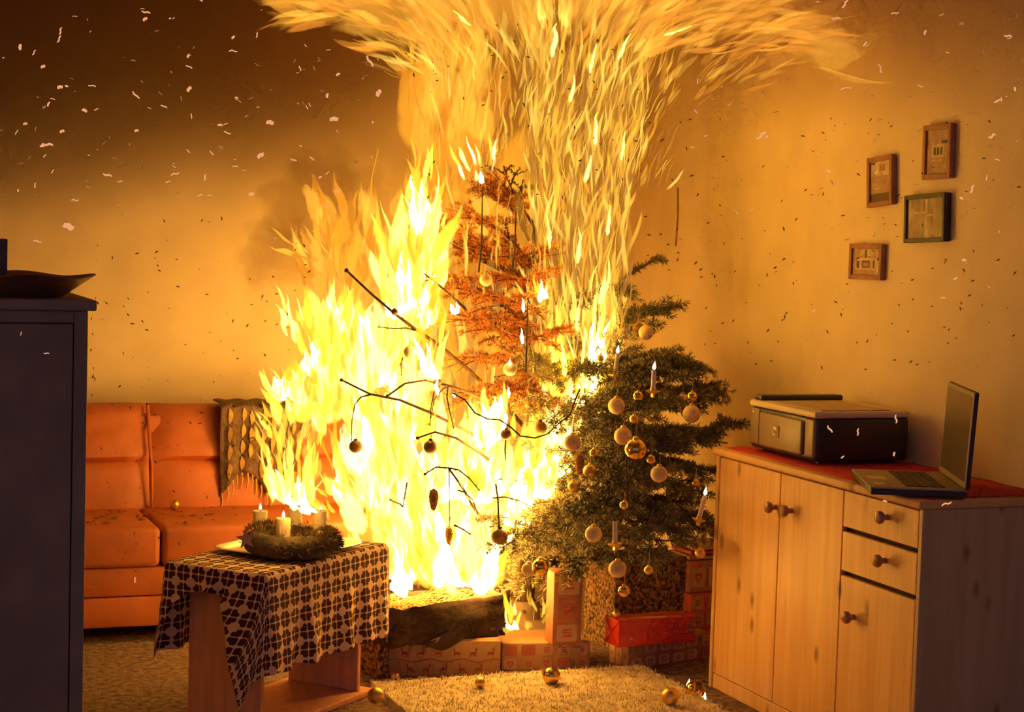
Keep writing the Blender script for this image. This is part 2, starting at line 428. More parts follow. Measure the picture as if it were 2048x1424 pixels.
# ------------------------------------------------------------------ sofa
def make_sofa():
    YF, YB = 6.79, 7.60
    xs = ony(303, 930, 7.30).x                 # seam between the back cushions
    xq = onz(338, 1070, 0.43).x
    W = 0.72
    xend = xs + 0.86
    t = thing('sofa', (xs-0.4, (YF+YB)/2, 0), 'orange-red leather sofa against the back wall beside the fire', 'sofa')
    x0 = xs - 2*W
    def panel(name, x_a, x_b, f, nx=14, ny=10, m='sofa'):
        vs, fs = [], []
        for j in range(ny+1):
            for i in range(nx+1): vs.append(f(x_a + (x_b-x_a)*i/nx, i/nx, j/ny))
        for j in range(ny):
            for i in range(nx):
                a = j*(nx+1)+i; fs.append((a, a+1, a+nx+2, a+nx+1))
        # thickness
        k = len(vs); vs2 = [(p[0], p[1]+0.10, p[2]-0.01) for p in vs]
        fs2 = [tuple(k+q for q in f_[::-1]) for f_ in fs]
        rim = [j*(nx+1) for j in range(ny+1)] + [ny*(nx+1)+i for i in range(1, nx+1)] + [j*(nx+1)+nx for j in range(ny-1, -1, -1)] + [i for i in range(nx-1, 0, -1)]
        fs3 = [(rim[q], rim[(q+1) % len(rim)], k+rim[(q+1) % len(rim)], k+rim[q]) for q in range(len(rim))]
        return MB().add(vs+vs2, fs+fs2+fs3).build(name, m, t, True)
    cuts = [x0, xs-W, xs, xend]
    for a, b in zip(cuts[:-1], cuts[1:]):
        def upper(x, u, v):
            e = (1-(2*u-1)**6)*(1-(2*v-1)**8)
            return (x, 7.335 - 0.055*e + 0.10*v + 0.008*mnoise.noise((x*9, v*4, 1)) + 0.006*mnoise.noise((x*25, v*3, 5)), 0.615 + 0.225*v + 0.008*mnoise.noise((x*3, 0, 0))*v)
        def lower(x, u, v):
            e = (1-(2*u-1)**6)*(1-(2*v-1)**8)
            return (x, 7.290 - 0.035*e + 0.05*v + 0.006*mnoise.noise((x*9, v*4, 11)), 0.40 + 0.22*v)
        panel('back_cushion', a+0.004, b-0.004, upper); panel('lumbar_panel', a+0.004, b-0.004, lower)
        mb = MB().tube([(b-0.002, 7.27, 0.43), (b-0.002, 7.285, 0.60), (b-0.002, 7.32, 0.66), (b-0.002, 7.40, 0.835)], 0.007, 6)
        if b < xend: mb.build('piping', 'sofa_dark', t, True)
    qcuts = [x0, xq-W, xq, xend]
    for a, b in zip(qcuts[:-1], qcuts[1:]):
        MB().rbox((a+0.003, YF, 0.285), (b-0.003, 7.36, 0.435), 0.024, 4).build('seat_cushion', 'sofa', t, True)
    MB().rbox((x0, YF+0.012, 0.175), (xend, 7.4, 0.285), 0.012).build('front_rail', 'sofa', t, True)
    MB().rbox((x0, YF+0.004, 0.06), (xend, 7.4, 0.172), 0.012).build('skirt', 'sofa', t, True)
    MB().rbox((x0, 7.38, 0.06), (xend, YB, 0.80), 0.03).build('back_frame', 'sofa', t, True)
    for x in (x0+0.1, xend-0.1):
        for y in (YF+0.1, 7.5): MB().lathe([(0.03, 0), (0.035, 0.06)], 12, (x, y, 0)).build('foot', 'black', t)
    # throw over the right part of the back
    xa, xb = ony(440, 850, 7.28).x, ony(600, 850, 7.28).x
    th = thing('throw_blanket', ((xa+xb)/2, 7.27, 0.84), 'dark throw with pale leaf pattern draped over the sofa back', 'blanket')
    nx, ny = 26, 22
    vs, fs = [], []
    def tp(u, v):
        x = xa + (xb-xa)*u + 0.012*math.sin(v*5)*u
        d = v*(0.50 - 0.10*abs(math.sin(u*5.0)))    # uneven lower hem
        fold = 0.012*math.sin(u*26 + v*1.5)
        if d < 0.12: return (x, 7.43 - d, 0.856 + 0.003*math.sin(u*26))
        k = d - 0.12
        return (x, 7.265 + fold*min(1, k*8) + 0.06*max(0, 0.02-k) - k*0.03, 0.852 - k)
    for j in range(ny+1):
        for i in range(nx+1): vs.append(tp(i/nx, j/ny))
    for j in range(ny):
        for i in range(nx): a = j*(nx+1)+i; fs.append((a, a+1, a+nx+2, a+nx+1))
    o = MB().add(vs, fs).build('cloth', 'throw', th, True)
    sm = o.modifiers.new('thick', 'SOLIDIFY'); sm.thickness = 0.006
    for k, u in enumerate((0.10, 0.27, 0.36, 0.52, 0.62, 0.76, 0.88)):      # woven leaf strips
        for q in range(4):
            v = 0.30 + 0.165*q + 0.03*(k % 3); 
            if v + 0.13 > 0.98: continue
            ps = []
            for s in range(9):
                a = s/8; wv = 0.028*math.sin(PI*a)
                ps.append((u - wv + 0.012*math.sin(a*3), v + 0.15*a))
            qs = [(u + 0.028*math.sin(PI*s/8) + 0.012*math.sin(s/8*3), v + 0.15*s/8) for s in range(9)]
            P = [Vector(tp(*p)) + Vector((0, -0.008, 0)) for p in ps]; Q = [Vector(tp(*p)) + Vector((0, -0.008, 0)) for p in qs]
            MB().add(P+Q, [(i, i+1, 9+i+1, 9+i) for i in range(8)]).build('leaf_motif', 'leaf_print', th)
    for k in range(16):
        u = (k+0.5)/16; e = Vector(tp(u, 1.0))
        MB().tube([e, e+Vector((0.003, -0.002, -0.03)), e+Vector((-0.002, 0, -0.055-0.02*random.random()))], [0.004, 0.0035, 0.002], 5).build('fringe', 'leaf_print', th)
    # dry debris fallen on the seat
    n = 90; mb = MB()
    for i in range(n):
        x = random.uniform(x0+0.6, xend-0.05); y = random.uniform(6.86, 7.22); a = random.uniform(0, PI); l = random.uniform(0.006, 0.022)
        d = Vector((math.cos(a), math.sin(a), 0))*l; e = Vector((-d.y, d.x, 0))*0.28; c = Vector((x, y, 0.438))
        mb.add([c-d, c+e, c+d, c-e, c+Vector((0, 0, 0.004))], [(0, 1, 4), (1, 2, 4), (2, 3, 4), (3, 0, 4)])
    tag(mb.build('burnt_debris', 'ash'), 'small dark burnt scraps scattered over the sofa seat', 'debris', kind='stuff')
    c = onz(350, 1033, 0.445); c.y = 7.2
    tag(MB().sphere((ony(350, 1030, 7.21).x, 7.21, 0.455), 0.020, 18, 12).build('yellow_bauble', 'goldmatte', None, True), 'tiny yellow bauble lying at the back of the sofa seat', 'bauble')
make_sofa()

# ------------------------------------------------------------------ sideboard
SX, SY0, SY1, SH = 2.972, 4.392, 5.668, 0.85
def knob(parent, y, z, x=SX):
    MB().lathe([(0.009, 0), (0.0085, 0.010), (0.012, 0.016), (0.0185, 0.022), (0.0195, 0.030), (0.016, 0.037), (0.007, 0.040), (0, 0.0405)], 20, (x, y, z), (-1, 0, 0)).build('knob', 'knob', parent, True)
def make_sideboard():
    t = thing('sideboard', ((SX+WX)/2, (SY0+SY1)/2, 0), 'knotty pine sideboard with three doors and two drawers against the wall', 'sideboard')
    xb = WX - 0.004
    tz = SH - 0.026
    tp = MB().rbox((SX-0.014, SY0-0.004, tz), (xb, SY1+0.012, SH), 0.008, 3).build('top_board', 'pine_top', t, True)
    MB().rbox((SX, SY0, 0), (xb, SY0+0.02, tz), 0.003).build('side_panel', 'pine_shaded', t)
    MB().rbox((SX, SY1-0.022, 0), (xb, SY1, tz), 0.003).build('side_panel', 'pine', t)
    MB().box((xb-0.01, SY0+0.02, 0.05), (xb, SY1-0.022, tz)).build('back_panel', 'pine', t)
    MB().rbox((SX+0.006, SY0+0.02, 0.0), (SX+0.024, SY1-0.022, 0.052), 0.003).build('plinth', 'pine', t)
    MB().box((SX+0.022, SY0+0.02, 0.052), (SX+0.03, SY1-0.022, tz)).build('gap_shade_sheet', 'gap_shade', t)  # dark sheet behind the fronts, shade of the gaps put into its colour
    s1 = onx(1553, 1150, SX).y; s2 = onx(1680, 1150, SX).y
    ya, yb = SY0+0.022, SY1-0.024
    g = 0.002
    def front(name, y0, y1, z0, z1): return MB().rbox((SX+0.002, y0+g, z0+g), (SX+0.021, y1-g, z1-g), 0.003).build(name, 'pine', t)
    d1 = front('door', s1, yb, 0.054, tz-0.004); p = onx(1535, 1015, SX-0.03); knob(d1, p.y, p.z, SX+0.002)
    d2 = front('door', s2, s1, 0.054, tz-0.004); p = onx(1566, 1022, SX-0.03); knob(d2, p.y, p.z, SX+0.002)
    zl1 = onx(1760, 1080, SX).z; zl2 = onx(1760, 1172, SX).z
    w1 = front('drawer', ya, s2, zl1+0.005, tz-0.004); p = onx(1757, 1035, SX-0.03); knob(w1, p.y, p.z, SX+0.002)
    w2 = front('drawer', ya, s2, zl2+0.005, zl1-0.006); p = onx(1752, 1122, SX-0.03); knob(w2, p.y, p.z, SX+0.002)
    d3 = front('door', ya, s2, 0.054, zl2-0.006); p = onx(1690, 1235, SX-0.03); knob(d3, p.y, p.z, SX+0.002)
    # red runner
    o = thing('table_runner', ((SX+WX)/2, (SY0+SY1)/2, SH), 'red cloth runner spread over the sideboard top', 'cloth')
    vs, fs = [], []; nx, ny = 12, 44
    for j in range(ny+1):
        for i in range(nx+1):
            x = SX+0.022 + (xb-0.01-SX-0.022)*i/nx; y = SY0+0.03 + (SY1-SY0-0.04)*j/ny
            vs.append((x + 0.004*math.sin(y*19), y, SH + 0.0022 + 0.0012*math.sin(x*60+y*31)))
    for j in range(ny):
        for i in range(nx): a = j*(nx+1)+i; fs.append((a, a+1, a+nx+2, a+nx+1))
    r = MB().add(vs, fs).build('runner_cloth', 'redcloth', o, True); sm = r.modifiers.new('t', 'SOLIDIFY'); sm.thickness = 0.002
    # lace hem towards the near end
    mb = MB()
    for k in range(26):
        x = SX+0.03 + (xb-0.04-SX)*k/26; mb.add([(x, SY0+0.03, SH+0.003), (x+0.007, SY0+0.012, SH+0.003), (x+0.014, SY0+0.03, SH+0.003), (x+0.007, SY0+0.024, SH+0.006)], [(0, 1, 3), (1, 2, 3)])
    mb.build('hem', 'redcloth', o)
make_sideboard()

def text_mesh(txt, size, ex, name, m, parent, mtx):
    cu = bpy.data.curves.new(name, 'FONT'); cu.body = txt; cu.size = size; cu.extrude = ex; cu.align_x = 'CENTER'; cu.align_y = 'CENTER'
    tmp = bpy.data.objects.new('tmp_text', cu); COL.objects.link(tmp)
    dg = bpy.context.evaluated_depsgraph_get()
    me = bpy.data.meshes.new_from_object(tmp.evaluated_get(dg)); bpy.data.objects.remove(tmp); bpy.data.curves.remove(cu)
    me.name = name; me.materials.clear(); me.materials.append(M[m]); me.transform(mtx)
    o = bpy.data.objects.new(name, me); COL.objects.link(o); adopt(o, parent); return o

def make_printer():
    z0 = SH + 0.006
    x0, x1, y0, y1 = 3.050, 3.405, 5.135, 5.575
    t = thing('printer', ((x0+x1)/2, (y0+y1)/2, z0), 'black and cream inkjet printer standing on the red runner', 'printer')
    h = 0.150
    MB().rbox((x0, y0, z0+0.008), (x1, y1, z0+h), 0.012, 3).build('body', 'pr_black', t, True)
    for a in (x0+0.03, x1-0.05):
        for b in (y0+0.03, y1-0.05): MB().box((a, b, z0), (a+0.02, b+0.02, z0+0.012)).build('foot', 'pr_black', t)
    MB().rbox((x0-0.006, y0-0.004, z0+h), (x1, y1+0.004, z0+h+0.022), 0.008, 3).build('lid', 'pr_cream', t, True)
    MB().rbox((x0+0.03, y0+0.02, z0+h+0.021), (x1-0.06, y1-0.10, z0+h+0.025), 0.002).build('lid_inlay', 'pr_glass', t)
    MB().rbox((x0+0.01, y1-0.055, z0+h+0.018), (x1-0.02, y1-0.004, z0+h+0.040), 0.008, 3).build('control_panel', 'pr_black', t, True)
    fp = MB().rbox((x0-0.010, y0+0.075, z0+0.020), (x0+0.006, y1-0.075, z0+h-0.014), 0.010, 3).build('tray_door', 'pr_grey', t, True)
    MB().rbox((x0-0.005, y0+0.004, z0+0.02), (x0+0.02, y0+0.066, z0+h-0.005), 0.008, 3).build('corner_panel', 'pr_grey', t, True)
    MB().rbox((x0-0.005, y1-0.068, z0+0.02), (x0+0.02, y1-0.004, z0+h-0.005), 0.008, 3).build('corner_panel', 'pr_grey', t, True)
    yc = onx(1556, 862, x0).y; zc = onx(1556, 862, x0).z
    MB().rbox((x0-0.0125, yc-0.026, zc-0.020), (x0-0.008, yc+0.020, zc+0.020), 0.002).build('badge', 'frame_wood', fp)
    MB().lathe([(0.016, 0), (0.016, 0.0015), (0.0, 0.0015)], 24, (x0-0.0125, yc, zc), (-1, 0, 0)).build('badge_disc', 'pr_cream', fp)
    mtx = Matrix.Translation((x0-0.0142, yc, zc)) @ Matrix(((0, 0, -1), (-1, 0, 0), (0, 1, 0))).to_4x4()
    text_mesh('hp', 0.026, 0.0006, 'badge_letters', 'pr_black', fp, mtx)
    MB().rbox((x0-0.007, y1-0.036, z0+h-0.022), (x0-0.004, y1-0.022, z0+h-0.016), 0.001).build('power_button', 'pr_cream', t)
make_printer()

def make_laptop():
    zb = SH + 0.006
    A, B = onz(1693, 936, 0.880), onz(1738, 977, 0.880)      # free edge of the base
    D, E_ = onz(1888, 940, 0.880), onz(1943, 980, 0.880)     # hinge edge
    ex = ((B - A) + (E_ - D)) / 2; Wd = min(ex.length, 0.41); ex.normalize(); ex.z = 0; ex.normalize()
    ey = Vector((-ex.y, ex.x, 0))
    if ey.dot(D - A) < 0: ey = -ey
    c = (A + B + D + E_) / 4; c.z = zb
    dp = 0.275
    t = thing('laptop', c, 'open grey laptop with dark screen beside the printer', 'laptop')
    def fr(u, v, z): return c + ex*u + ey*v + Vector((0, 0, z))
    mtx = Matrix.Translation(c) @ Matrix(((ex.x, ey.x, 0), (ex.y, ey.y, 0), (0, 0, 1))).to_4x4()
    w2, d2 = Wd/2, dp/2
    MB().rbox((-w2, -d2, 0), (w2, d2, 0.017), 0.004, 2).xf(mtx).build('base', 'lap_dark', t, True)
    dk = MB().rbox((-w2, -d2-0.001, 0.017), (w2, d2, 0.023), 0.003, 2).xf(mtx).build('palm_deck', 'lap_grey', t, True)
    MB().rbox((-0.05, -d2+0.02, 0.0228), (0.045, -d2+0.075, 0.0242), 0.001).xf(mtx).build('touchpad', 'lap_cream', dk)
    MB().rbox((0.10, -d2+0.02, 0.0228), (0.15, -d2+0.05, 0.0238), 0.001).xf(mtx).build('sticker', 'lap_cream', dk)
    kb = MB()
    for r in range(5):
        for k in range(15):
            u0 = -w2+0.035 + k*(Wd-0.07)/15; v0 = -d2+0.105 + r*0.023
            kb.rbox((u0+0.0012, v0+0.0012, 0.022), (u0+(Wd-0.07)/15-0.0012, v0+0.0215, 0.0262), 0.0015, 1)
    kb.xf(mtx).build('keyboard', 'lap_dark', t)
    tilt = Matrix.Rotation(math.radians(-3), 4, 'X')
    hm = mtx @ Matrix.Translation((0, d2-0.004, 0.022)) @ tilt
    hs = 0.285
    ld = MB().rbox((-w2, 0.0, 0.0), (w2, 0.012, hs), 0.006, 2).xf(hm).build('screen_lid', 'lap_dark', t, True)
    MB().rbox((-w2+0.003, -0.003, 0.003), (w2-0.003, 0.001, hs-0.003), 0.002).xf(hm).build('bezel', 'lap_grey', ld)
    MB().rbox((-w2+0.016, -0.0042, 0.022), (w2-0.016, -0.002, hs-0.016), 0.001).xf(hm).build('display', 'lap_screen', ld)
    for s in (-1, 1): MB().tube([hm @ Vector((s*0.12-0.02, 0.004, 0)), hm @ Vector((s*0.12+0.02, 0.004, 0))], 0.006, 8).build('hinge', 'lap_dark', t)
make_laptop()

# ------------------------------------------------------------------ pictures on the right wall
def picture(quad, fm, label, kind, depth=0.022, fw=0.017):
    P = [onx(q[0], q[1], WX - depth) for q in quad]                 # tl tr br bl
    y0 = (P[0].y + P[3].y)/2; y1 = (P[1].y + P[2].y)/2
    zt = (P[0].z + P[1].z)/2; zb = (P[2].z + P[3].z)/2
    yc, zc = (y0+y1)/2, (zt+zb)/2; w2, h2 = abs(y0-y1)/2, (zt-zb)/2
    t = thing('picture_frame', (WX, yc, zc), label, 'picture', 'pictures on the right wall')
    xw = WX - 0.001; xf = WX - depth
    tilt = math.atan2(((P[0].z-P[1].z)+(P[3].z-P[2].z))/2, 2*w2)
    rot = Matrix.Translation((0, yc, zc)) @ Matrix.Rotation(tilt, 4, 'X') @ Matrix.Translation((0, -yc, -zc))
    def B(a, b, c_, d): return MB().rbox((xf, yc+a, zc+c_), (xw, yc+b, zc+d), 0.002).xf(rot)
    for a in (B(-w2, -w2+fw, -h2, h2), B(w2-fw, w2, -h2, h2), B(-w2+fw, w2-fw, h2-fw, h2), B(-w2+fw, w2-fw, -h2, -h2+fw)): a.build('frame_bar', fm, t)
    mb = MB(); xp = xf + 0.007; W_, H_ = w2-fw, h2-fw
    def q(a, b, c_, d, m, k=0.0):       # a..b from viewer's left to right, c..d bottom to top, -1..1
        mb.cur = m
        mb.add([(xp-k, yc-a*W_, zc+c_*H_), (xp-k, yc-b*W_, zc+c_*H_), (xp-k, yc-b*W_, zc+d*H_), (xp-k, yc-a*W_, zc+d*H_)], [(0, 1, 2, 3)])
    if kind == 'house':
        q(-1, 1, -1, 1, 1); q(-.55, .55, -.25, .35, 0, .0004); q(-.35, -.15, -.15, .2, 2, .0008); q(-.05, .15, -.15, .2, 2, .0008); q(.25, .45, -.15, .2, 2, .0008)
        q(.35, .9, .35, .5, 2, .0005); q(-.7, -.2, .4, .45, 0, .0006); q(-1, 1, -.95, -.55, 1, .0003); q(-.6, .5, -.42, -.36, 0, .0006)
    elif kind == 'shore':
        q(-1, 1, -1, 1, 1); q(-1, 1, .28, 1, 0, .0003); q(-1, 1, .22, .27, 3, .0006); q(-.5, .1, -.4, -.3, 0, .0006); q(-1, 1, -1, -.6, 2, .0003); q(-.1, .5, .5, .85, 1, .0006)
    elif kind == 'grove':
        q(-1, 1, -1, 1, 3); q(.0, .12, -.9, .95, 0, .0004); q(-.55, -.4, -.9, .7, 1, .0004); q(.45, .6, -.9, .9, 1, .0004); q(-.6, .1, .25, .33, 0, .0006); q(.1, .5, .1, .18, 0, .0006)
    else:
        q(-1, 1, -1, 1, 1); q(-.8, .7, -.6, .3, 0, .0003); q(-.3, .3, -.45, .1, 2, .0006); q(-.7, -.5, -.5, .05, 2, .0006); q(.5, .65, -.5, .1, 2, .0006); q(-.2, .2, -.35, -.05, 1, .0008)
        q(.72, 1, -1, .8, 0, .0004); q(-.5, .5, .45, .95, 0, .0004); q(-.1, .05, .3, .9, 2, .0006)
    mb.xf(rot); mb.build('print', None, t, mats=['p_cream', 'p_brown', 'p_dark', 'p_green'])
    return t
picture([(1843, 252), (1900, 245), (1900, 356), (1845, 360)], 'frame_wood', 'topmost brown framed print of a pale house on the wall', 'house')
picture([(1730, 318), (1782, 307), (1784, 409), (1735, 415)], 'frame_wood', 'narrow dark brown framed print left of the black frame', 'shore')
picture([(1808, 392), (1888, 384), (1888, 483), (1806, 486)], 'frame_black', 'black framed grove print, the only black picture frame', 'grove', 0.028, 0.014)
picture([(1697, 488), (1761, 487), (1762, 562), (1697, 557)], 'frame_wood', 'lowest small brown framed print of a doorway with windows', 'door')

# ------------------------------------------------------------------ little table with clover cloth
TN, TL, TR = Vector((1.300, 5.390, 0)), Vector((1.056, 5.671, 0)), Vector((1.792, 5.872, 0))
eu = (TL - TN).normalized(); ev = (TR - TN).normalized(); ev = (ev - eu*ev.dot(eu)).normalized()
TU, TV, TH = (TL - TN).length, (TR - TN).length, 0.515
TM = Matrix.Translation(TN) @ Matrix(((eu.x, ev.x, 0), (eu.y, ev.y, 0), (0, 0, 1))).to_4x4()

def clover_mat():
    m = bpy.data.materials.new('clover_cotton'); t, N, L = nt(m)
    b = N['Principled BSDF']; b.inputs['Roughness'].default_value = 0.9
    uv = N.new('ShaderNodeUVMap'); uv.uv_map = 'uv'
    s = N.new('ShaderNodeSeparateXYZ'); L.new(uv.outputs[0], s.inputs[0])
    mn = lambda op, a, b_=None: math_node(N, L, op, a, b_)
    cell = 0.0575
    def cellc(o, off):
        q = mn('DIVIDE', o, cell); q = mn('ADD', q, off); f = mn('FRACT', q); return mn('ABSOLUTE', mn('SUBTRACT', f, 0.5))
    x, y = cellc(s.outputs[0], 0.25), cellc(s.outputs[1], 0.1)
    def dist(cx, cy):
        dx, dy = mn('SUBTRACT', x, cx), mn('SUBTRACT', y, cy)
        return mn('SQRT', mn('ADD', mn('MULTIPLY', dx, dx), mn('MULTIPLY', dy, dy)))
    d = mn('MINIMUM', mn('MINIMUM', dist(.145, .305), dist(.305, .145)), mn('SUBTRACT', dist(.15, .15), -0.005))
    leaf = mn('LESS_THAN', d, 0.135)
    gap = mn('MULTIPLY', mn('GREATER_THAN', x, .022), mn('GREATER_THAN', y, .022))
    msk = mn('MULTIPLY', leaf, gap)
    mx = N.new('ShaderNodeMix'); mx.data_type = 'RGBA'
    L.new(msk, mx.inputs[0]); mx.inputs[6].default_value = (0.92, 0.66, 0.45, 1); mx.inputs[7].default_value = (0.075, 0.016, 0.014, 1)
    L.new(mx.outputs[2], b.inputs['Base Color'])
    return m
M['clover'] = clover_mat()

def make_table():
    t = thing('side_table', TM @ Vector((TU/2, TV/2, 0)), 'low wooden side table under the clover patterned cloth', 'table')
    def tb(name, a, b, m='laminate', r=0.004): return MB().rbox(a, b, r).xf(TM).build(name, m, t)
    tb('tabletop', (0, 0, TH-0.022), (TU, TV, TH))
    tb('leg_panel', (0.045, 0.05, 0.020), (TU-0.045, 0.070, TH-0.022))
    tb('leg_panel', (0.045, TV-0.085, 0.020), (TU-0.045, TV-0.065, TH-0.022))
    tb('base_board', (0.02, 0.03, 0.0), (TU-0.02, TV-0.01, 0.020))
    # cloth
    c = thing('tablecloth', TM @ Vector((TU/2, TV/2, TH)), 'beige tablecloth printed with dark four-leaf clovers', 'tablecloth')
    # perimeter stations: (edge point u,v, outward dir, overhang)
    st = []
    def edge(p, q, d, ov, n):
        for i in range(n): 
            s = i/n; st.append((p[0]+(q[0]-p[0])*s, p[1]+(q[1]-p[1])*s, d, ov(s)))
    def fan(p, a0, a1, ov, n):
        for i in range(n):
            s = i/n; a = a0+(a1-a0)*s; st.append((p[0], p[1], (math.cos(a), math.sin(a)), ov(s)))
    nk = [(0, .31), (.1, .23), (.21, .165), (.35, .105), (.52, .078), (.75, .095), (.93, .14), (1, .235)]
    near = lambda s: float(np.interp(s, [k[0] for k in nk], [k[1] for k in nk]))
    edge((0, TV), (0, 0), (-1, 0), lambda s: 0.315 + 0.005*math.sin(s*30), 60)          # long right side, far -> near
    fan((0, 0), PI, 1.5*PI, lambda s: min(.315/max(.01, abs(math.cos(PI*(1+s/2)))), .31/max(.01, abs(math.sin(PI*(1+s/2)))), .43), 18)
    edge((0, 0), (TU, 0), (0, -1), near, 40)
    fan((TU, 0), 1.5*PI, 2*PI, lambda s: 0.235+0.05*math.sin(PI*s)+0.07*s, 14)
    edge((TU, 0), (TU, TV), (1, 0), lambda s: 0.305, 40)
    fan((TU, TV), 0, PI/2, lambda s: 0.305+0.06*math.sin(PI*s), 12)
    edge((TU, TV), (0, TV), (0, 1), lambda s: 0.30, 30)
    fan((0, TV), PI/2, PI, lambda s: 0.30+0.03*math.sin(PI*s), 12)
    n = len(st); R_ = 14
    vs, uvs = [], []
    zt = TH + 0.003
    arc = 0
    for k in range(n):
        u, v, d, ov = st[k]
        for r in range(R_+1):
            s = r/R_; l = ov*s
            rnd = 0.012
            long_ = (d[0] < -0.9)
            if l < rnd*1.57: a = l/rnd; out = rnd*math.sin(a); dz = rnd*(1-math.cos(a))
            else: out = rnd + (l-rnd*1.57)*0.06; dz = rnd + (l-rnd*1.57)*0.996
            w_ = s*s
            ph = (u*38 + v*34)
            out += w_*(0.014*math.sin(ph) + 0.009*math.sin(ph*1.7+1.3) + 0.006*mnoise.noise((u*30, v*30, s*3)))
            if d[1] < -0.9 and d[0] > -.05 and u < TU*.55: u_sw = 0.10*w_*(1-u/(TU*.55))
            else: u_sw = 0.0
            # crumples
            out += 0.010*s*mnoise.noise((u*16+v*16, l*22, 4.2))
            x, y = u + d[0]*out + u_sw, v + d[1]*out
            if abs(d[0]) > 0.05 and abs(d[1]) > 0.05 and d[0] < 0 and d[1] < 0:       # near corner flap swings round the end
                x += 0.10*w_*math.sin(PI*.5*abs(d[1])); y -= 0.010*w_
            vs.append((x, y, zt - dz)); uvs.append((u + d[0]*l, v + d[1]*l))
    fs = []
    for k in range(n):
        k2 = (k+1) % n
        for r in range(R_): fs.append((k*(R_+1)+r, k*(R_+1)+r+1, k2*(R_+1)+r+1, k2*(R_+1)+r))
    top0 = len(vs); gx, gy = 12, 22
    for j in range(gy+1):
        for i in range(gx+1):
            u, v = TU*i/gx, TV*j/gy
            vs.append((u, v, zt + 0.0015*mnoise.noise((u*20, v*20, 0)) if 0 < i < gx and 0 < j < gy else zt)); uvs.append((u, v))
    for j in range(gy):
        for i in range(gx): a = top0+j*(gx+1)+i; fs.append((a, a+1, a+gx+2, a+gx+1))
    mb = MB().add(vs, fs).xf(TM)
    o = mb.build('cloth', 'clover', c, True)
    uvl = o.data.uv_layers.new(name='uv')
    idx = np.zeros(len(o.data.loops), int); o.data.loops.foreach_get('vertex_index', idx)
    uvl.data.foreach_set('uv', np.array(uvs)[idx].ravel())
make_table()

# tray, wreath, candles
TRAYC = TM @ Vector((TU*0.50, TV*0.57, TH + 0.006))
def make_tray():
    t = thing('tray', TRAYC, 'silver metal tray on the clover tablecloth', 'tray')
    def rr(a, b, r, z, n=8):
        ps = []
        for (sx, sy, a0) in ((1, 1, 0), (-1, 1, PI/2), (-1, -1, PI), (1, -1, 1.5*PI)):
            for k in range(n+1):
                q = a0 + PI/2*k/n; ps.append((sx*(a-r)+r*math.cos(q), sy*(b-r)+r*math.sin(q), z))
        return ps
    loops = [rr(.125, .165, .05, .004), rr(.128, .168, .05, .0), rr(.150, .190, .06, .003), rr(.168, .208, .065, .014), rr(.174, .214, .066, .014), rr(.173, .213, .066, .017), rr(.166, .206, .064, .017), rr(.148, .188, .06, .006), rr(.12, .16, .05, .005)]
    n = len(loops[0]); vs = [p for l in loops for p in l]; fs = []
    for i in range(len(loops)-1):
        for k in range(n): fs.append((i*n+k, i*n+(k+1) % n, (i+1)*n+(k+1) % n, (i+1)*n+k))
    fs.append(tuple(range(n))); fs.append(tuple((len(loops)-1)*n+k for k in range(n)))
    rot = Matrix.Translation(TRAYC) @ Matrix(((eu.x, ev.x, 0), (eu.y, ev.y, 0), (0, 0, 1))).to_4x4()
    MB().add(vs, fs).xf(rot).build('tray_body', 'silver', t, True)
make_tray()
WC = onz(583, 1083, TH + 0.05)
def needles_mesh(name, tips, m, parent, length=(0.014, 0.024), wd=0.0011):
    """tips: list of (pos, axis) ; one bent two-triangle needle each"""
    n = len(tips)
    P = np.array([t[0] for t in tips]); D = np.array([t[1] for t in tips])
    D /= np.linalg.norm(D, axis=1, keepdims=True) + 1e-9
    S = np.cross(D, rng.normal(size=(n, 3))); S /= np.linalg.norm(S, axis=1, keepdims=True) + 1e-9
    Ln = rng.uniform(length[0], length[1], (n, 1))
    V = np.stack([P, P + D*Ln*0.45 + S*wd, P + D*Ln, P + D*Ln*0.45 - S*wd], 1).reshape(-1, 3)
    V[:, 0] = np.minimum(V[:, 0], 3.446)
    me = bpy.data.meshes.new(name)
    me.vertices.add(4*n); me.vertices.foreach_set('co', V.ravel())
    me.loops.add(4*n); me.loops.foreach_set('vertex_index', np.arange(4*n))
    me.polygons.add(n); me.polygons.foreach_set('loop_start', np.arange(n)*4); me.polygons.foreach_set('loop_total', np.full(n, 4))
    me.materials.append(M[m]); me.update(calc_edges=True)
    o = bpy.data.objects.new(name, me); COL.objects.link(o); adopt(o, parent); o['kind'] = 'stuff'
    return o

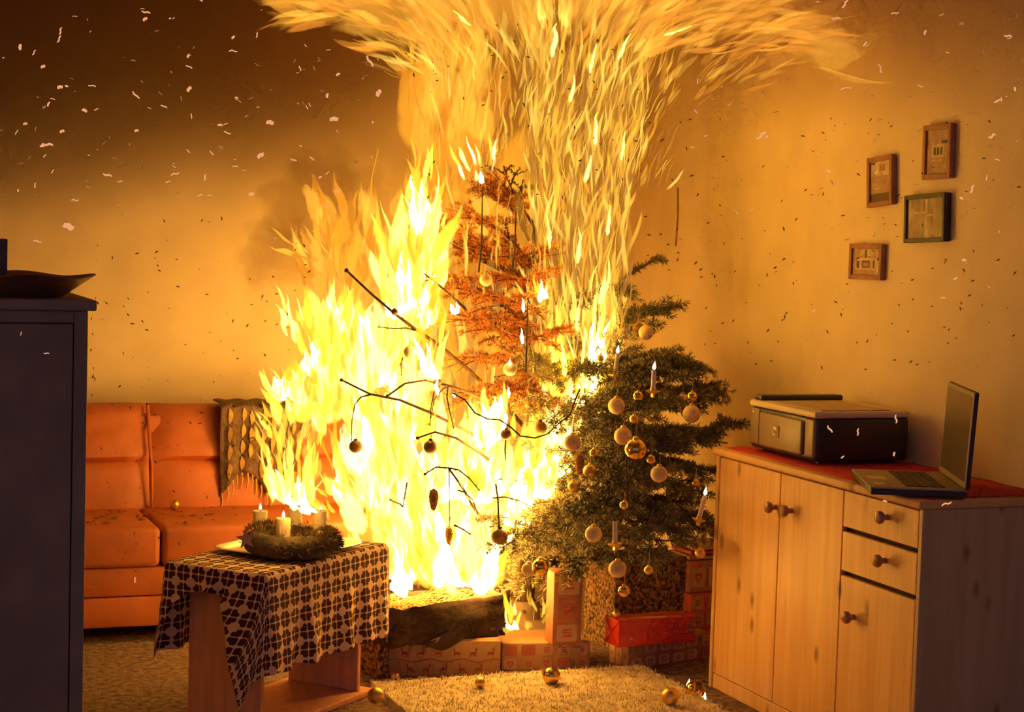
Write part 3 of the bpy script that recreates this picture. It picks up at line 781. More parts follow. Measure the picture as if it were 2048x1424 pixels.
def make_wreath():
    t = thing('advent_wreath', (WC.x, WC.y, TH+0.012), 'dark advent wreath with a wooden star on the silver tray', 'wreath')
    R0, r0 = 0.115, 0.040
    vs, fs = [], []; n, m = 48, 14
    for i in range(n):
        a = 2*PI*i/n
        for k in range(m):
            q = 2*PI*k/m; rr = r0*(1 + 0.12*mnoise.noise((math.cos(a)*5, math.sin(a)*5, k*0.4)))
            x = (R0 + rr*math.cos(q)); vs.append((WC.x + x*math.cos(a), WC.y + x*math.sin(a), TH + 0.012 + 0.036 + rr*0.92*math.sin(q)))
    for i in range(n):
        for k in range(m): fs.append((i*m+k, i*m+(k+1) % m, ((i+1) % n)*m+(k+1) % m, ((i+1) % n)*m+k))
    MB().add(vs, fs).build('ring', 'wreath', t, True)
    tips = []
    for i in range(1500):
        a = random.gauss(-0.5, 0.62)
        q = random.uniform(-0.3, 2.6); d = Vector((math.cos(a)*math.cos(q), math.sin(a)*math.cos(q), math.sin(q)))
        p = Vector((WC.x + R0*math.cos(a), WC.y + R0*math.sin(a), TH+0.048)) + d*r0*0.95
        tips.append((p[:], (d + Vector((random.gauss(0, .6), random.gauss(0, .6), random.gauss(0, .4))))[:]))
    for i in range(500):
        a = random.gauss(2.3, 0.5); q = random.uniform(0.5, 2.4); d = Vector((math.cos(a)*math.cos(q), math.sin(a)*math.cos(q), math.sin(q)))
        tips.append(((Vector((WC.x + R0*math.cos(a), WC.y + R0*math.sin(a), TH+0.05)) + d*r0)[:], (d + Vector((random.gauss(0, .5), random.gauss(0, .5), .3)))[:]))
    needles_mesh('fir_sprigs', tips, 'wreath_needle', t, (0.012, 0.028), 0.0014)
    for i in range(9):           # raffia curls and small dried flowers on the top of the ring
        a = random.uniform(-1.2, 1.6); p = Vector((WC.x + (R0-0.01)*math.cos(a), WC.y + (R0-0.01)*math.sin(a), TH+0.087))
        MB().sphere(p, random.uniform(0.009, 0.015), 10, 6, (1, 1, .6)).build('dried_flower', 'raffia', t, True)
    sp = at(492, 1078, 5.60)          # wooden star leaning on the front left
    pts = []
    xr = ray(1100, 700).cross(Vector((0, 0, 1))).normalized(); 
    for k in range(10):
        rr = 0.034 if k % 2 == 0 else 0.014; a = PI/2 + k*PI/5 + 0.12
        pts.append(sp + xr*rr*math.cos(a) + Vector((0, 0, 1))*rr*math.sin(a))
    o = MB().prism(pts, -ray(492, 1078).normalized()*0.006).build('star', 'starwood', t); o['label'] = 'pale wooden star'
make_wreath()

def flame_drop(mb, base, h, r, lean=(0, 0, 0), n=10, m=8):
    base = Vector(base); lean = Vector(lean); vs, fs = [], []
    for i in range(m+1):
        v = i/m; rad = r*(math.sin(PI*min(1, v**0.62))*(1-0.25*v)) if 0 < i < m else 0.0004
        c = base + Vector((0, 0, h*v)) + lean*v*v
        for k in range(n):
            q = 2*PI*k/n; vs.append(c + Vector((math.cos(q)*rad, math.sin(q)*rad, 0)))
    for i in range(m):
        for k in range(n): fs.append((i*n+k, i*n+(k+1) % n, (i+1)*n+(k+1) % n, (i+1)*n+k))
    mb.add(vs, fs); return mb

def pillar(px, py_top, py_bot, wpx, zb, label, lit, flame_h=0.022):
    b = onz(px, py_bot, zb); Z = (b-CAM).dot(ray(1024, 712).normalized()); k = mpp(Z)
    r = wpx*k/2; h = (py_bot-py_top)*k
    t = thing('pillar_candle', b, label, 'candle', 'pillar candles on the advent wreath')
    MB().lathe([(r*0.97, 0), (r, 0.003), (r*0.98, h*0.5), (r, h-0.004), (r*0.95, h), (r*0.7, h-0.003), (0, h-0.006)], 24, b).build('candle_body', 'wax', t, True)
    MB().lathe([(r*1.12, -0.002), (r*1.15, 0.001), (r*0.9, 0.003)], 20, b).build('holder', 'wreath', t, True)
    MB().tube([b+Vector((0, 0, h-0.006)), b+Vector((0, 0, h+0.004)), b+Vector((0.002, 0, h+0.009))], 0.0012, 5).build('wick', 'wick', t)
    for q in range(3):
        a = 4.0+q*0.9; MB().tube([b+Vector((math.cos(a)*r, math.sin(a)*r, h*0.65)), b+Vector((math.cos(a)*r, math.sin(a)*r, h*0.55)), b+Vector((math.cos(a)*r*1.01, math.sin(a)*r*1.01, h*(.3+.1*q)))], [0.001, 0.0018, 0.0024], 6).build('wax_drip', 'wax', t, True)
    if lit: flame_drop(MB(), b+Vector((0, 0, h+0.003)), flame_h, 0.0055).build('candle_flame', 'candleflame', t, True)
zc_ = TH + 0.078
pillar(520, 1021, 1052, 29, zc_, 'cream pillar candle leftmost on the wreath with small flame', True)
pillar(566, 1036, 1078, 29, zc_-0.004, 'cream pillar candle at the front of the wreath', True)
pillar(590, 1015, 1052, 28, zc_, 'cream pillar candle at the back of the wreath under the fire', False)
pillar(640, 1021, 1062, 28, zc_, 'cream pillar candle rightmost on the wreath', True, 0.012)

# ------------------------------------------------------------------ presents and boxes under the tree
def frame_from(p, q):
    """horizontal frame with x along p->q (viewer's left to right), y pointing away from the viewer"""
    ex = Vector((q.x-p.x, q.y-p.y, 0)); L = ex.length; ex.normalize(); ey = Vector((-ex.y, ex.x, 0))
    return Matrix.Translation((p.x, p.y, 0)) @ Matrix(((ex.x, ey.x, 0), (ex.y, ey.y, 0), (0, 0, 1))).to_4x4(), L

def box_thing(name, p, q, z0, h, dep, m, label, cat, r=0.004, part='wrapping'):
    mt, L = frame_from(p, q)
    t = thing(name, mt @ Vector((L/2, dep/2, z0)), label, cat)
    MB().rbox((0, 0, z0), (L, dep, z0+h), r, 2).xf(mt).build(part, m, t, True)
    return t, mt, L

DEER = [(-.5, 0), (-.42, .0), (-.38, .35), (.18, .35), (.22, 0), (.30, 0), (.32, .4), (.36, .62), (.34, .95), (.50, .98), (.52, 1.08), (.36, 1.14), (.44, 1.42), (.40, 1.42), (.30, 1.2), (.20, 1.38), (.16, 1.36), (.26, 1.12), (.18, .74), (-.40, .70), (-.5, .55)]
def make_reindeer_gift():
    p, q = onz(776, 1353), onz(1000, 1353)
    t, mt, L = box_thing('gift_box', p, q, 0.0, 0.128, 0.20, 'kraft', 'brown gift box printed with red reindeer under the charred box', 'gift')
    for row, zc in ((0, 0.070), (1, 0.012)):
        for k in range(6):
            x = 0.055 + 0.062*k + 0.02*row; s = 0.026*(1 if k % 3 else -1)
            if x > L-0.02: continue
            pl = [mt @ Vector((x + a*s, -0.0006, zc + b*0.026)) for a, b in DEER]
            MB().prism(pl, mt.to_3x3() @ Vector((0, 0.0008, 0))).build('reindeer_print', 'printred', t)
    pts = [mt @ Vector((L*i/24, -0.001, 0.058 + 0.006*math.sin(i*0.9))) for i in range(25)]
    MB().tube(pts, 0.0012, 4).build('snow_line_print', 'printred', t)
make_reindeer_gift()

def make_char_box():
    p, q = onz(772, 1290, 0.135), onz(1014, 1268, 0.135)
    q = p + (q-p)*1.0
    mt, L = frame_from(p, q)
    z0 = 0.130; h = 0.150; dep = 0.26
    t = thing('charred_box', mt @ Vector((L/2, dep/2, z0)), 'charred dark open box of burning straw on the reindeer gift', 'box')
    # front sagging panel with ragged top
    nx, nz = 28, 8
    def sheet(f, name):
        vs = []; fs = []
        for j in range(nz+1):
            for i in range(nx+1): vs.append(f(i/nx, j/nz))
        for j in range(nz):
            for i in range(nx): a = j*(nx+1)+i; fs.append((a, a+1, a+nx+2, a+nx+1))
        o = MB().add(vs, fs).xf(mt).build(name, 'charbox', t, True); s = o.modifiers.new('t', 'SOLIDIFY'); s.thickness = 0.008
    top = lambda u: 0.126 + 0.030*u + 0.008*mnoise.noise((u*12, 1, 0)) + 0.018*max(0, 0.12-u)*4 + (0.012 if u > .93 else 0)
    bot = lambda u: -0.006 - 0.032*math.exp(-((u-.45)/.12)**2) + 0.020*u
    sheet(lambda u, v: (L*u, -0.004 + 0.014*mnoise.noise((u*5, v*3, 2)) - 0.02*math.sin(PI*v)*math.exp(-((u-.42)/.2)**2), z0 + bot(u) + (top(u)-bot(u))*v), 'front_panel')
    sheet(lambda u, v: (L*u, dep, z0 + 0.13*v + 0.008*mnoise.noise((u*9, 4, v))), 'back_panel')
    sheet(lambda u, v: (0.0, dep*u, z0 + 0.11*v + 0.012*mnoise.noise((u*9, 7, v))), 'side_panel')
    sheet(lambda u, v: (L, dep*u, z0 + 0.014 + 0.13*v + 0.008*mnoise.noise((u*9, 9, v))), 'side_panel')
    MB().box((0.005, 0.005, z0), (L-0.005, dep-0.005, z0+0.012)).xf(mt).build('bottom', 'charbox', t)
    mb = MB()
    for i in range(420):
        x, y = random.uniform(0.01, L-0.01), random.uniform(0.0, dep-0.02); a = random.gauss(0.2, .8); l = random.uniform(0.03, 0.07)
        z = z0+0.100+0.028*x/L + random.uniform(-0.02, .016)
        c0 = Vector((x, y, z)); d = Vector((math.cos(a)*l/2, math.sin(a)*l/2, random.uniform(-.006, .012)))
        x1 = c0-d; x2 = c0+d
        for w_ in (x1, x2): w_.x = min(max(w_.x, 0.005), L-0.005); w_.y = min(max(w_.y, 0.004), dep-.01)
        mb.tube([x1, (x1+x2)/2+Vector((0, 0, .006)), x2], 0.0016, 3, False)
    o = mb.xf(mt).build('straw', 'ashstraw', t); o['kind'] = 'stuff'
    for k in range(4):
        b = mt @ Vector((L*(.28+.03*k), -0.03, z0-.01+.008*k)); MB().add([b, b+Vector((.03, -.01, .012)), b+Vector((.045, -.004, .03)), b+Vector((.012, 0, .018))], [(0, 1, 2, 3)]).build('torn_flap', 'kraft' if k == 1 else 'lap_dark', t)
make_char_box()

def patch(t, mt, y, x0, x1, z0, z1, m1='patchcream', motif=None, face='front', L=0):
    """sewn-look printed stamp on a gift: a paper square with a rim and a motif"""
    def P(x, z, k): return mt @ (Vector((x, y-k, z)) if face == 'front' else (Vector((y+0-k, x, z)) if face == 'left' else Vector((x, z, y+k))))
    e = 0.006
    outl = [(x0+e, z0), (x1-e, z0), (x1, z0+e), (x1, z1-e), (x1-e, z1), (x0+e, z1), (x0, z1-e), (x0, z0+e)]
    ex = P(0, 0, 0) - P(0, 0, 0.0012)
    o = MB().prism([P(a, b, 0.0012) for a, b in outl], ex).build('paper_stamp', m1, t)
    cx, cz, s = (x0+x1)/2, (z0+z1)/2, min(x1-x0, z1-z0)*0.32
    if motif == 'heart': pl = [(0, -1), (.7, -.2), (.95, .35), (.7, .85), (.25, .8), (0, .5), (-.25, .8), (-.7, .85), (-.95, .35), (-.7, -.2)]
    elif motif == 'ring': pl = [(math.cos(a*PI/6), math.sin(a*PI/6)) for a in range(12)]
    elif motif == 'bars':
        for k in (-.6, 0, .6): MB().prism([P(cx+a*s, cz+b*s, .002) for a, b in ((-.9, k-.15), (.9, k-.15), (.8, k+.15), (-.7, k+.12))], ex).build('stamp_print', 'patchred', o)
        return
    else: pl = [(0, 1.1), (.3, .3), (1, .3), (.45, -.15), (.65, -.9), (0, -.4), (-.65, -.9), (-.45, -.15), (-1, .3), (-.3, .3)]
    MB().prism([P(cx+a*s, cz+b*s, .002) for a, b in pl], ex).build('stamp_print', 'patchred', o)
    if motif in ('heart', 'ring'): MB().prism([P(cx+a*s*.5, cz+b*s*.5, .0026) for a, b in pl], ex).build('stamp_print', m1, o)

def patches(t, mt, L, h, z0, dep, rows, cols, seedk, faces=('front',)):
    rr = random.Random(seedk); motifs = ['heart', 'ring', 'bars', 'bars']
    for j in range(rows):
        for i in range(cols):
            cw, ch = L/cols, h/rows
            a = i*cw + rr.uniform(.08, .18)*cw; b = (i+1)*cw - rr.uniform(.08, .18)*cw
            c_ = z0 + j*ch + rr.uniform(.06, .16)*ch; d = z0 + (j+1)*ch - rr.uniform(.06, .16)*ch
            patch(t, mt, 0.0, a, b, c_, d, rr.choice(['patchcream', 'patchcream', 'patchpaper', 'kraft']), rr.choice(motifs))

def make_gifts():
    t, mt, L = box_thing('gift_box', onz(1003, 1342), onz(1180, 1338), 0, 0.100, 0.22, 'kraft', 'flat pale gift box with stamp print behind the reindeer gift', 'gift'); patches(t, mt, L, 0.10, 0, .22, 2, 5, 3)
    p, q = onz(1104, 1292, 0.10), onz(1162, 1290, 0.10)
    t, mt, L = box_thing('gift_box', p, q, 0.102, 0.265, 0.09, 'patchpaper', 'tall upright gift box with stamp print beside the left speckled bin edge', 'gift'); patches(t, mt, L, 0.265, .102, .09, 3, 1, 5)
    t['label'] = 'tall narrow stamp-printed gift box standing left of the speckled bin'
    p, q = onz(1258, 1341), onz(1424, 1316)
    t, mt, L = box_thing('gift_box', p, q, 0, 0.098, 0.12, 'patchpaper', 'stamp-printed gift box lying under the long red gift', 'gift'); patches(t, mt, L, 0.098, 0, .16, 2, 6, 9)
    mb = MB(); 
    for k in range(3):
        y = 0.006+0.038*k; patch(t, mt, 0.0, y, y+.032, .01, .085, 'patchcream', 'bars', 'left')
    # long red parcel
    p, q = onz(1236, 1296, 0.10), onz(1390, 1283, 0.10)
    t, mt, L = box_thing('gift_box', p, q, 0.1, 0.098, 0.10, 'redpaper', 'long shiny red wrapped gift lying in front of the speckled bin', 'gift', 0.006)
    for a, b in (((0.0, 0.0), (0.10, 0.098)), ((0.0, 0.098), (0.10, 0.0)), ((0.015, 0.05), (0.085, 0.05))):       # folded paper at the end
        MB().tube([mt @ Vector((-0.0012, a[0], .1+a[1])), mt @ Vector((-0.004, (a[0]+b[0])/2, .1+(a[1]+b[1])/2)), mt @ Vector((-0.0012, b[0], .1+b[1]))], 0.0022, 4).build('paper_fold', 'redpaper', t)
    MB().prism([mt @ Vector((L-.03, -.0012, .13)), mt @ Vector((L-.006, -.0012, .13)), mt @ Vector((L-.006, -.0012, .185)), mt @ Vector((L-.03, -.0012, .185))], mt.to_3x3() @ Vector((0, .001, 0))).build('tape', 'patchpaper', t)
    # stack at the right, beside the sideboard
    p, q = onz(1378, 1292), onz(1470, 1284)
    t, mt, L = box_thing('gift_box', p, q, 0, 0.20, 0.22, 'patchred', 'large red stamp-printed gift box beside the sideboard', 'gift'); patches(t, mt, L, 0.20, 0, .22, 3, 3, 12)
    t, mt, L = box_thing('gift_box', onz(1376, 1290) + Vector((0, 0.005, 0)), onz(1470, 1282), 0.202, 0.125, 0.20, 'patchpaper', 'red gift box with heart stamp on top of the stack', 'gift')
    patch(t, mt, 0.0, .006, .070, .225, .300, 'patchcream', 'heart'); patch(t, mt, 0.0, .085, .15, .22, .30, 'patchcream', 'ring'); patch(t, mt, 0, .01, .05, .305, .322, 'redpaper', 'bars'); patch(t, mt, 0, .06, .15, .306, .322, 'patchcream', 'bars')
    mb = MB(); z = 0.331
    for k in range(3):
        mb = MB().rbox((0.0+.01*k, .01, z+.018*k), (L-.02, .17, z+.018*k+.014), .003).xf(mt)
        mb.build('folded_paper', ['patchcream', 'patchred', 'patchcream'][k], t)
make_gifts()

def speckled_bin(name, p, q, r_, h, label, z0=0):
    """box with three visible corners p (far left) -> q (near edge) -> r_ (far right)"""
    ex = Vector((r_.x-q.x, r_.y-q.y, 0)); Lx = ex.length; ex.normalize(); ey = Vector((-ex.y, ex.x, 0)); Ly = abs(Vector((p.x-q.x, p.y-q.y, 0)).dot(ey))
    mt = Matrix.Translation((q.x, q.y, 0)) @ Matrix(((ex.x, ey.x, 0), (ex.y, ey.y, 0), (0, 0, 1))).to_4x4()
    t = thing(name, mt @ Vector((Lx/2, Ly/2, 0)), label, 'bin')
    wt = 0.014
    for a, b in (((0, 0, 0), (Lx, wt, h)), ((0, Ly-wt, 0), (Lx, Ly, h)), ((0, wt, 0), (wt, Ly-wt, h)), ((Lx-wt, wt, 0), (Lx, Ly-wt, h))): MB().rbox(a, b, .003).xf(mt).build('wall_panel', 'speckle', t)
    MB().box((wt, wt, 0.005), (Lx-wt, Ly-wt, 0.02)).xf(mt).build('bottom', 'speckle_dark', t)
    rim = MB()
    for a, b in (((-.004, -.004, h-.008), (Lx+.004, wt+.003, h+.006)), ((-.004, Ly-wt-.003, h-.008), (Lx+.004, Ly+.004, h+.006)), ((-.004, wt, h-.008), (wt+.003, Ly-wt, h+.006)), ((Lx-wt-.003, wt, h-.008), (Lx+.004, Ly-wt, h+.006))): rim.rbox(a, b, .003)
    rim.xf(mt).build('rim', 'speckle_dark', t)
    return t
TRUNK = at(1050, 1240, 7.22); TRUNK.z = 0
speckled_bin('speckled_bin', onz(1168, 1276), onz(1226, 1300), onz(1374, 1285), 0.335, 'large dark speckled wicker bin under the green branches')
speckled_bin('speckled_bin', onz(712, 1340), onz(757, 1358), onz(776, 1355), 0.345, 'narrow dark speckled wicker bin beside the clover table')

# ------------------------------------------------------------------ the tree
TREE = thing('christmas_tree', TRUNK, 'fir tree burning on the left, still green on the right', 'tree')
def bez(p, c, q, n): return [p*(1-t)**2 + c*2*t*(1-t) + q*t*t for t in [i/(n-1) for i in range(n)]]
def trunk_pt(z): return Vector((TRUNK.x, TRUNK.y, z)) + Vector((0.012*math.sin(z*3), 0.01*math.cos(z*2.3), 0))
MB().tube([trunk_pt(z) for z in np.linspace(0.0, 1.92, 16)], [0.036*(1-0.86*i/15) for i in range(16)], 10).build('trunk', 'char', TREE, True)
ts = thing('tree_stand', TRUNK, 'dark tree stand at the foot of the trunk', 'stand')
MB().lathe([(0.14, 0.0), (0.15, 0.01), (0.14, 0.03), (0.06, 0.06), (0.055, 0.13), (0.045, 0.13), (0.045, 0.07), (0.0, 0.07)], 24, TRUNK).build('stand_body', 'black', ts, True)
for k in range(3):
    a = k*2.1; d = Vector((math.cos(a), math.sin(a), 0)); MB().tube([TRUNK+d*0.05+Vector((0, 0, .10)), TRUNK+d*0.075+Vector((0, 0, .10))], 0.006, 6).build('screw', 'silver', ts)

UP = Vector((0, 0, 1))
def branch(tip, z0, droop=0.0, twigs=14, twig_len=0.20, dens=720, nm='green', wood='bark', r=0.009, needle=(0.018, 0.032), start=None, t0=0.18, wd=0.0019, spread=1.0):
    if tip.x > WX-.09: tip = CAM + (tip-CAM)*((WX-.09)/tip.x)
    p = start if start is not None else trunk_pt(z0)
    L = (tip-p).length
    mid = (p+tip)/2 + UP*(0.10*L + droop) + Vector((random.gauss(0, .03), random.gauss(0, .03), 0))
    path = bez(p, mid, tip, 12)
    mb = MB().tube(path, [max(.0015, r*(1-.85*i/11)) for i in range(12)], 6)
    segs = [(path, t0, 1.0)]
    for k in range(twigs):
        s = t0 + (0.97-t0)*(k+random.uniform(.2, .8))/twigs
        i = min(int(s*11), 10); f = s*11-i; b = path[i].lerp(path[i+1], f); d = (path[i+1]-path[i]).normalized()
        side = d.cross(UP)
        side = side.normalized() if side.length > .1 else Vector((1, 0, 0))
        sg = 1 if k % 2 else -1
        l = twig_len*(0.35+0.9*math.sin(PI*min(1, (s-t0)/(1-t0)*.8+.15)))*random.uniform(.75, 1.2)
        e = b + (d*0.75 + side*sg*random.uniform(.5, .95)*spread + UP*random.uniform(-.35, .25)).normalized()*l
        e.x = min(e.x, WX-.03); e2 = e + UP*random.uniform(-.02, .025)
        tp_ = bez(b, (b+e)/2+UP*0.02, e2, 5)
        mb.tube(tp_, [0.0032, .0028, .0024, .002, .0014], 4); segs.append((tp_, 0.0, 1.0))
        if l > .11:
            for sg2 in (-1, 1):
                b3 = tp_[2]; d3 = (tp_[3]-tp_[2]).normalized(); s3 = d3.cross(UP); s3 = s3.normalized() if s3.length > .1 else side
                e3 = b3 + (d3*.8+s3*sg2*.7+UP*random.uniform(-.3, .2)).normalized()*l*.5
                e3.x = min(e3.x, WX-.03); t3 = bez(b3, (b3+e3)/2, e3, 3); mb.tube(t3, [.002, .0016, .001], 3); segs.append((t3, 0.0, 1.0))
    o = mb.build('branch', wood, TREE, True)
    tips = []
    for path_, a0, a1 in segs:
        Ls = sum((path_[i+1]-path_[i]).length for i in range(len(path_)-1)); n = int(Ls*dens)
        m_ = len(path_)-1
        for j in range(n):
            s = a0+(a1-a0)*random.random(); i = min(int(s*m_), m_-1); q = path_[i].lerp(path_[i+1], s*m_-i); d = (path_[i+1]-path_[i]).normalized()
            rd = Vector((random.gauss(0, 1), random.gauss(0, 1), random.gauss(0.25, 1))); rd = rd - d*rd.dot(d); rd.normalize()
            tips.append((q[:], (d*random.uniform(.35, .9)+rd)[:]))
        for j in range(6): tips.append((path_[-1][:], ((path_[-1]-path_[-2]).normalized()+Vector((random.gauss(0, .35), random.gauss(0, .35), random.gauss(0, .35))))[:]))
    if tips: needles_mesh('needles', tips, nm, o, needle, wd)
    return o

GREEN = [  # tip px, py, depth, root height, droop
 (1346, 618, 7.05, 1.10, 0), (1400, 733, 7.0, .92, 0), (1376, 728, 7.1, .95, .03), (1432, 778, 6.95, .86, 0), (1440, 790, 7.05, .80, -.04), (1474, 852, 7.1, .66, -.05),
 (1300, 742, 6.75, .95, .05), (1150, 752, 6.7, .95, .06), (1138, 838, 6.55, .86, .06), (1290, 850, 6.5, .85, .04), (1385, 890, 6.7, .78, .02), (1432, 945, 6.95, .66, .0),
 (1205, 960, 6.35, .72, .08), (1300, 985, 6.35, .68, .07), (1400, 1000, 6.6, .62, .04), (1440, 1058, 6.9, .52, .02), (1110, 1020, 6.45, .62, .06), (1030, 1100, 6.35, .52, .06),
 (1180, 1095, 6.25, .54, .09), (1260, 1110, 6.25, .52, .09), (1345, 1115, 6.4, .50, .07), (1405, 1085, 6.7, .52, .05), (1230, 1035, 6.3, .60, .08), (1120, 1125, 6.5, .48, .05), (1065, 1165, 6.7, .44, .02),
 (1262, 585, 6.95, 1.18, .02), (1290, 660, 6.9, 1.04, .03), (1240, 760, 6.6, .96, .06), (1340, 800, 6.65, .90, .05), (1360, 950, 6.5, .72, .05), (1320, 1060, 6.3, .58, .08), (1420, 880, 7.0, .74, 0), (1250, 900, 6.45, .80, .06), (1310, 1140, 6.5, .46, .06), (1390, 1040, 6.8, .56, .03), (1170, 1140, 6.55, .44, .05)]
for px, py, Z, z0, dr in GREEN:
    hi = py < 700
    branch(at(px, py, Z), z0, dr, 12 if hi else 14, .13 if hi else .17)
branch(at(1320, 516, 7.2), 1.28, .0, 3, .07, 700, start=at(1240, 560, 7.2))

SCORCH = [(868, 455, 6.95, 1.35), (912, 428, 7.0, 1.42), (1045, 505, 6.9, 1.3), (985, 515, 6.9, 1.3), (848, 548, 6.85, 1.2), (930, 640, 6.75, 1.1), (1000, 600, 6.7, 1.15), (1068, 680, 6.75, 1.05),
 (955, 725, 6.7, 1.0), (1105, 765, 6.8, .98), (1020, 800, 6.65, .92), (935, 805, 6.75, .9), (1030, 420, 7.1, 1.5), (985, 385, 7.1, 1.6), (1040, 560, 6.8, 1.25), (900, 575, 6.9, 1.18), (1075, 825, 6.7, .9), (975, 660, 6.7, 1.08), (915, 500, 7.0, 1.3)]
for px, py, Z, z0 in SCORCH:
    branch(at(px, py, Z), z0, .04, 11, .14, 640, 'brown_needle', 'char', .007, (.013, .024), t0=.3, wd=.0019)
branch(at(1008, 335, 7.2), 1.6, 0, 6, .09, 500, 'char', 'char', .006, (.008, .014))

def bare(pts, Z, r, name='burnt_twig', m='char', stubs=True):
    n = len(pts); Zs = Z if isinstance(Z, (list, tuple)) else [Z]*n
    P = [at(p[0], p[1], Zs[i]) for i, p in enumerate(pts)]
    R = r if isinstance(r, (list, tuple)) else [r*(1-.55*(1-i/(n-1))) for i in range(n)]
    mb = MB().tube(P, R, 6)
    mb.sphere(P[0], R[0]*2.1, 8, 6)
    if stubs:
        for i in range(n-1):
            for q in range(3):
                s = random.random(); b = P[i].lerp(P[i+1], s); d = (P[i+1]-P[i]).normalized()
                e = b + (Vector((random.gauss(0, 1), random.gauss(0, 1), random.gauss(0, 1)))-d*.5).normalized()*random.uniform(.01, .03)
                mb.tube([b, (b+e)/2, e], [.0014, .001, .0007], 3)
    return mb.build(name, m, TREE, True)
ZF = 6.42
bare([(693, 541), (745, 590), (790, 628), (830, 658), (880, 692), (935, 738), (1000, 800), (1045, 850)], [6.42, 6.45, 6.5, 6.55, 6.62, 6.7, 6.85, 7.2], .0085)
bare([(757, 654), (785, 657), (812, 656), (835, 662)], 6.54, .003)
bare([(683, 760), (740, 788), (800, 800), (860, 825), (930, 860), (1000, 900), (1045, 930)], [6.4, 6.4, 6.42, 6.48, 6.6, 6.8, 7.2], .007)
bare([(703, 880), (704, 840), (710, 808), (722, 794), (742, 789)], 6.4, .0032, stubs=False)
bare([(775, 792), (810, 767), (850, 760), (900, 772), (950, 790), (1000, 830), (1045, 880)], [6.4, 6.4, 6.42, 6.5, 6.6, 6.8, 7.2], .0065)
bare([(860, 850), (862, 815), (868, 785), (880, 768)], 6.44, .003)
bare([(862, 835), (868, 800), (885, 778), (900, 772)], 6.46, .0026, stubs=False)
bare([(907, 855), (900, 825), (894, 795), (896, 772)], 6.48, .0035)
bare([(835, 876), (870, 864), (912, 876), (960, 906), (1010, 946), (1045, 970)], [6.4, 6.4, 6.45, 6.6, 6.85, 7.2], .0065)
bare([(850, 948), (872, 934), (897, 936), (925, 975), (945, 1012), (958, 1030)], [6.36, 6.36, 6.38, 6.42, 6.5, 6.6], .0055)
bare([(958, 980), (940, 958), (918, 940), (897, 936)], 6.38, .0035)
bare([(955, 1026), (945, 1000), (930, 985), (915, 980)], 6.42, .003)
bare([(900, 1090), (899, 1040), (899, 985), (898, 938)], 6.37, .0022, stubs=False)
bare([(998, 1052), (996, 1000), (992, 970), (982, 945), (990, 920)], [6.36, 6.36, 6.4, 6.5, 6.7], .0055)
bare([(1050, 968), (1025, 958), (1000, 958), (985, 962)], 6.42, .003)
bare([(1065, 1015), (1040, 1002), (1010, 994), (985, 996)], 6.42, .003)
bare([(940, 1068), (925, 1058), (908, 1050)], 6.4, .004)
bare([(806, 1012), (810, 990), (814, 965)], 6.4, .003); bare([(780, 1000), (800, 1008), (806, 1014)], 6.42, .003)
bare([(845, 545), (868, 562), (900, 590), (925, 612), (960, 650)], [6.6, 6.62, 6.7, 6.8, 7.0], .006)
bare([(838, 590), (850, 562), (872, 556)], 6.62, .003)
bare([(868, 452), (905, 490), (945, 512), (1000, 540)], [6.8, 6.85, 6.95, 7.1], .006)
bare([(1012, 930), (1010, 900), (1012, 870), (1018, 820), (1016, 790)], [6.4, 6.42, 6.45, 6.6, 6.8], .0045)
bare([(990, 755), (1020, 748), (1050, 740)], 6.62, .005)
bare([(803, 750), (802, 728), (806, 715)], 6.46, .0028)
for pts, Zw in (([(965, 376), (964, 430), (963, 490), (957, 545)], 6.75), ([(1033, 398), (1031, 450), (1030, 500), (1022, 548)], 6.75), ([(1056, 598), (1054, 650), (1053, 700), (1051, 745)], 6.6)):
    bare(pts, Zw, .0042, 'burnt_candle_wire', 'wire', False)
cord = [(905, 786), (930, 800), (950, 826), (975, 838), (1000, 840), (1022, 855), (1040, 872), (1070, 876), (1095, 868), (1120, 845), (1140, 830), (1150, 800), (1160, 778)]
tag(MB().tube([at(p[0], p[1], 6.38) for p in cord], .0028, 5).build('light_cord', 'wire'), 'thin dark cord sagging between the burning branches', 'cord')
tag(MB().tube([at(p[0], p[1], 6.2) for p in ((1252, 895), (1253, 960), (1254, 1005))], .0022, 5).build('plumb_string', 'wire'), 'straight dark string hanging below the big gold bauble', 'cord')

# ------------------------------------------------------------------ ornaments
def bauble(px, py, rpx, Z, m, label, hang=14, cat='bauble', group='baubles on the tree', loop_m='string'):
    c = at(px, py, Z); r = rpx*mpp(Z)
    t = thing('bauble', c - UP*r, label, cat, group)
    MB().sphere(c, r, 28, 18).build('ball', m, t, True)
    MB().lathe([(r*.28, r*.94), (r*.28, r*1.14), (r*.16, r*1.2), (0, r*1.2)], 14, c).build('cap', 'goldmatte' if m != 'sooty' else 'char', t, True)
    if hang: MB().tube([c+UP*r*1.18, c+UP*(r*1.2+hang*.5*mpp(Z))+Vector((.002, 0, 0)), c+UP*(r*1.2+hang*mpp(Z))], .0012, 5).build('hanger', loop_m, t)
    return t
B = bauble
B(1187, 1068, 17, 6.1, 'cream', 'cream bauble left of the unlit tree candle')
B(1235, 1138, 18, 6.05, 'cream', 'cream bauble hanging lowest, in front of the speckled bin')
B(1318, 948, 17, 6.15, 'cream', 'cream bauble below right of the big gold bauble')
B(1383, 828, 18, 6.5, 'cream', 'cream bauble at the right edge of the tree under a small gold one')
B(1145, 885, 17, 6.2, 'cream', 'cream bauble beside the flames above the tan cone')
B(1246, 872, 18, 6.25, 'cream', 'cream bauble just behind the big gold bauble')
B(1233, 812, 17, 6.35, 'cream', 'cream bauble half hidden on the upper green branch')
B(1292, 665, 15, 6.75, 'cream', 'cream bauble near the top next to the small hanging cone')
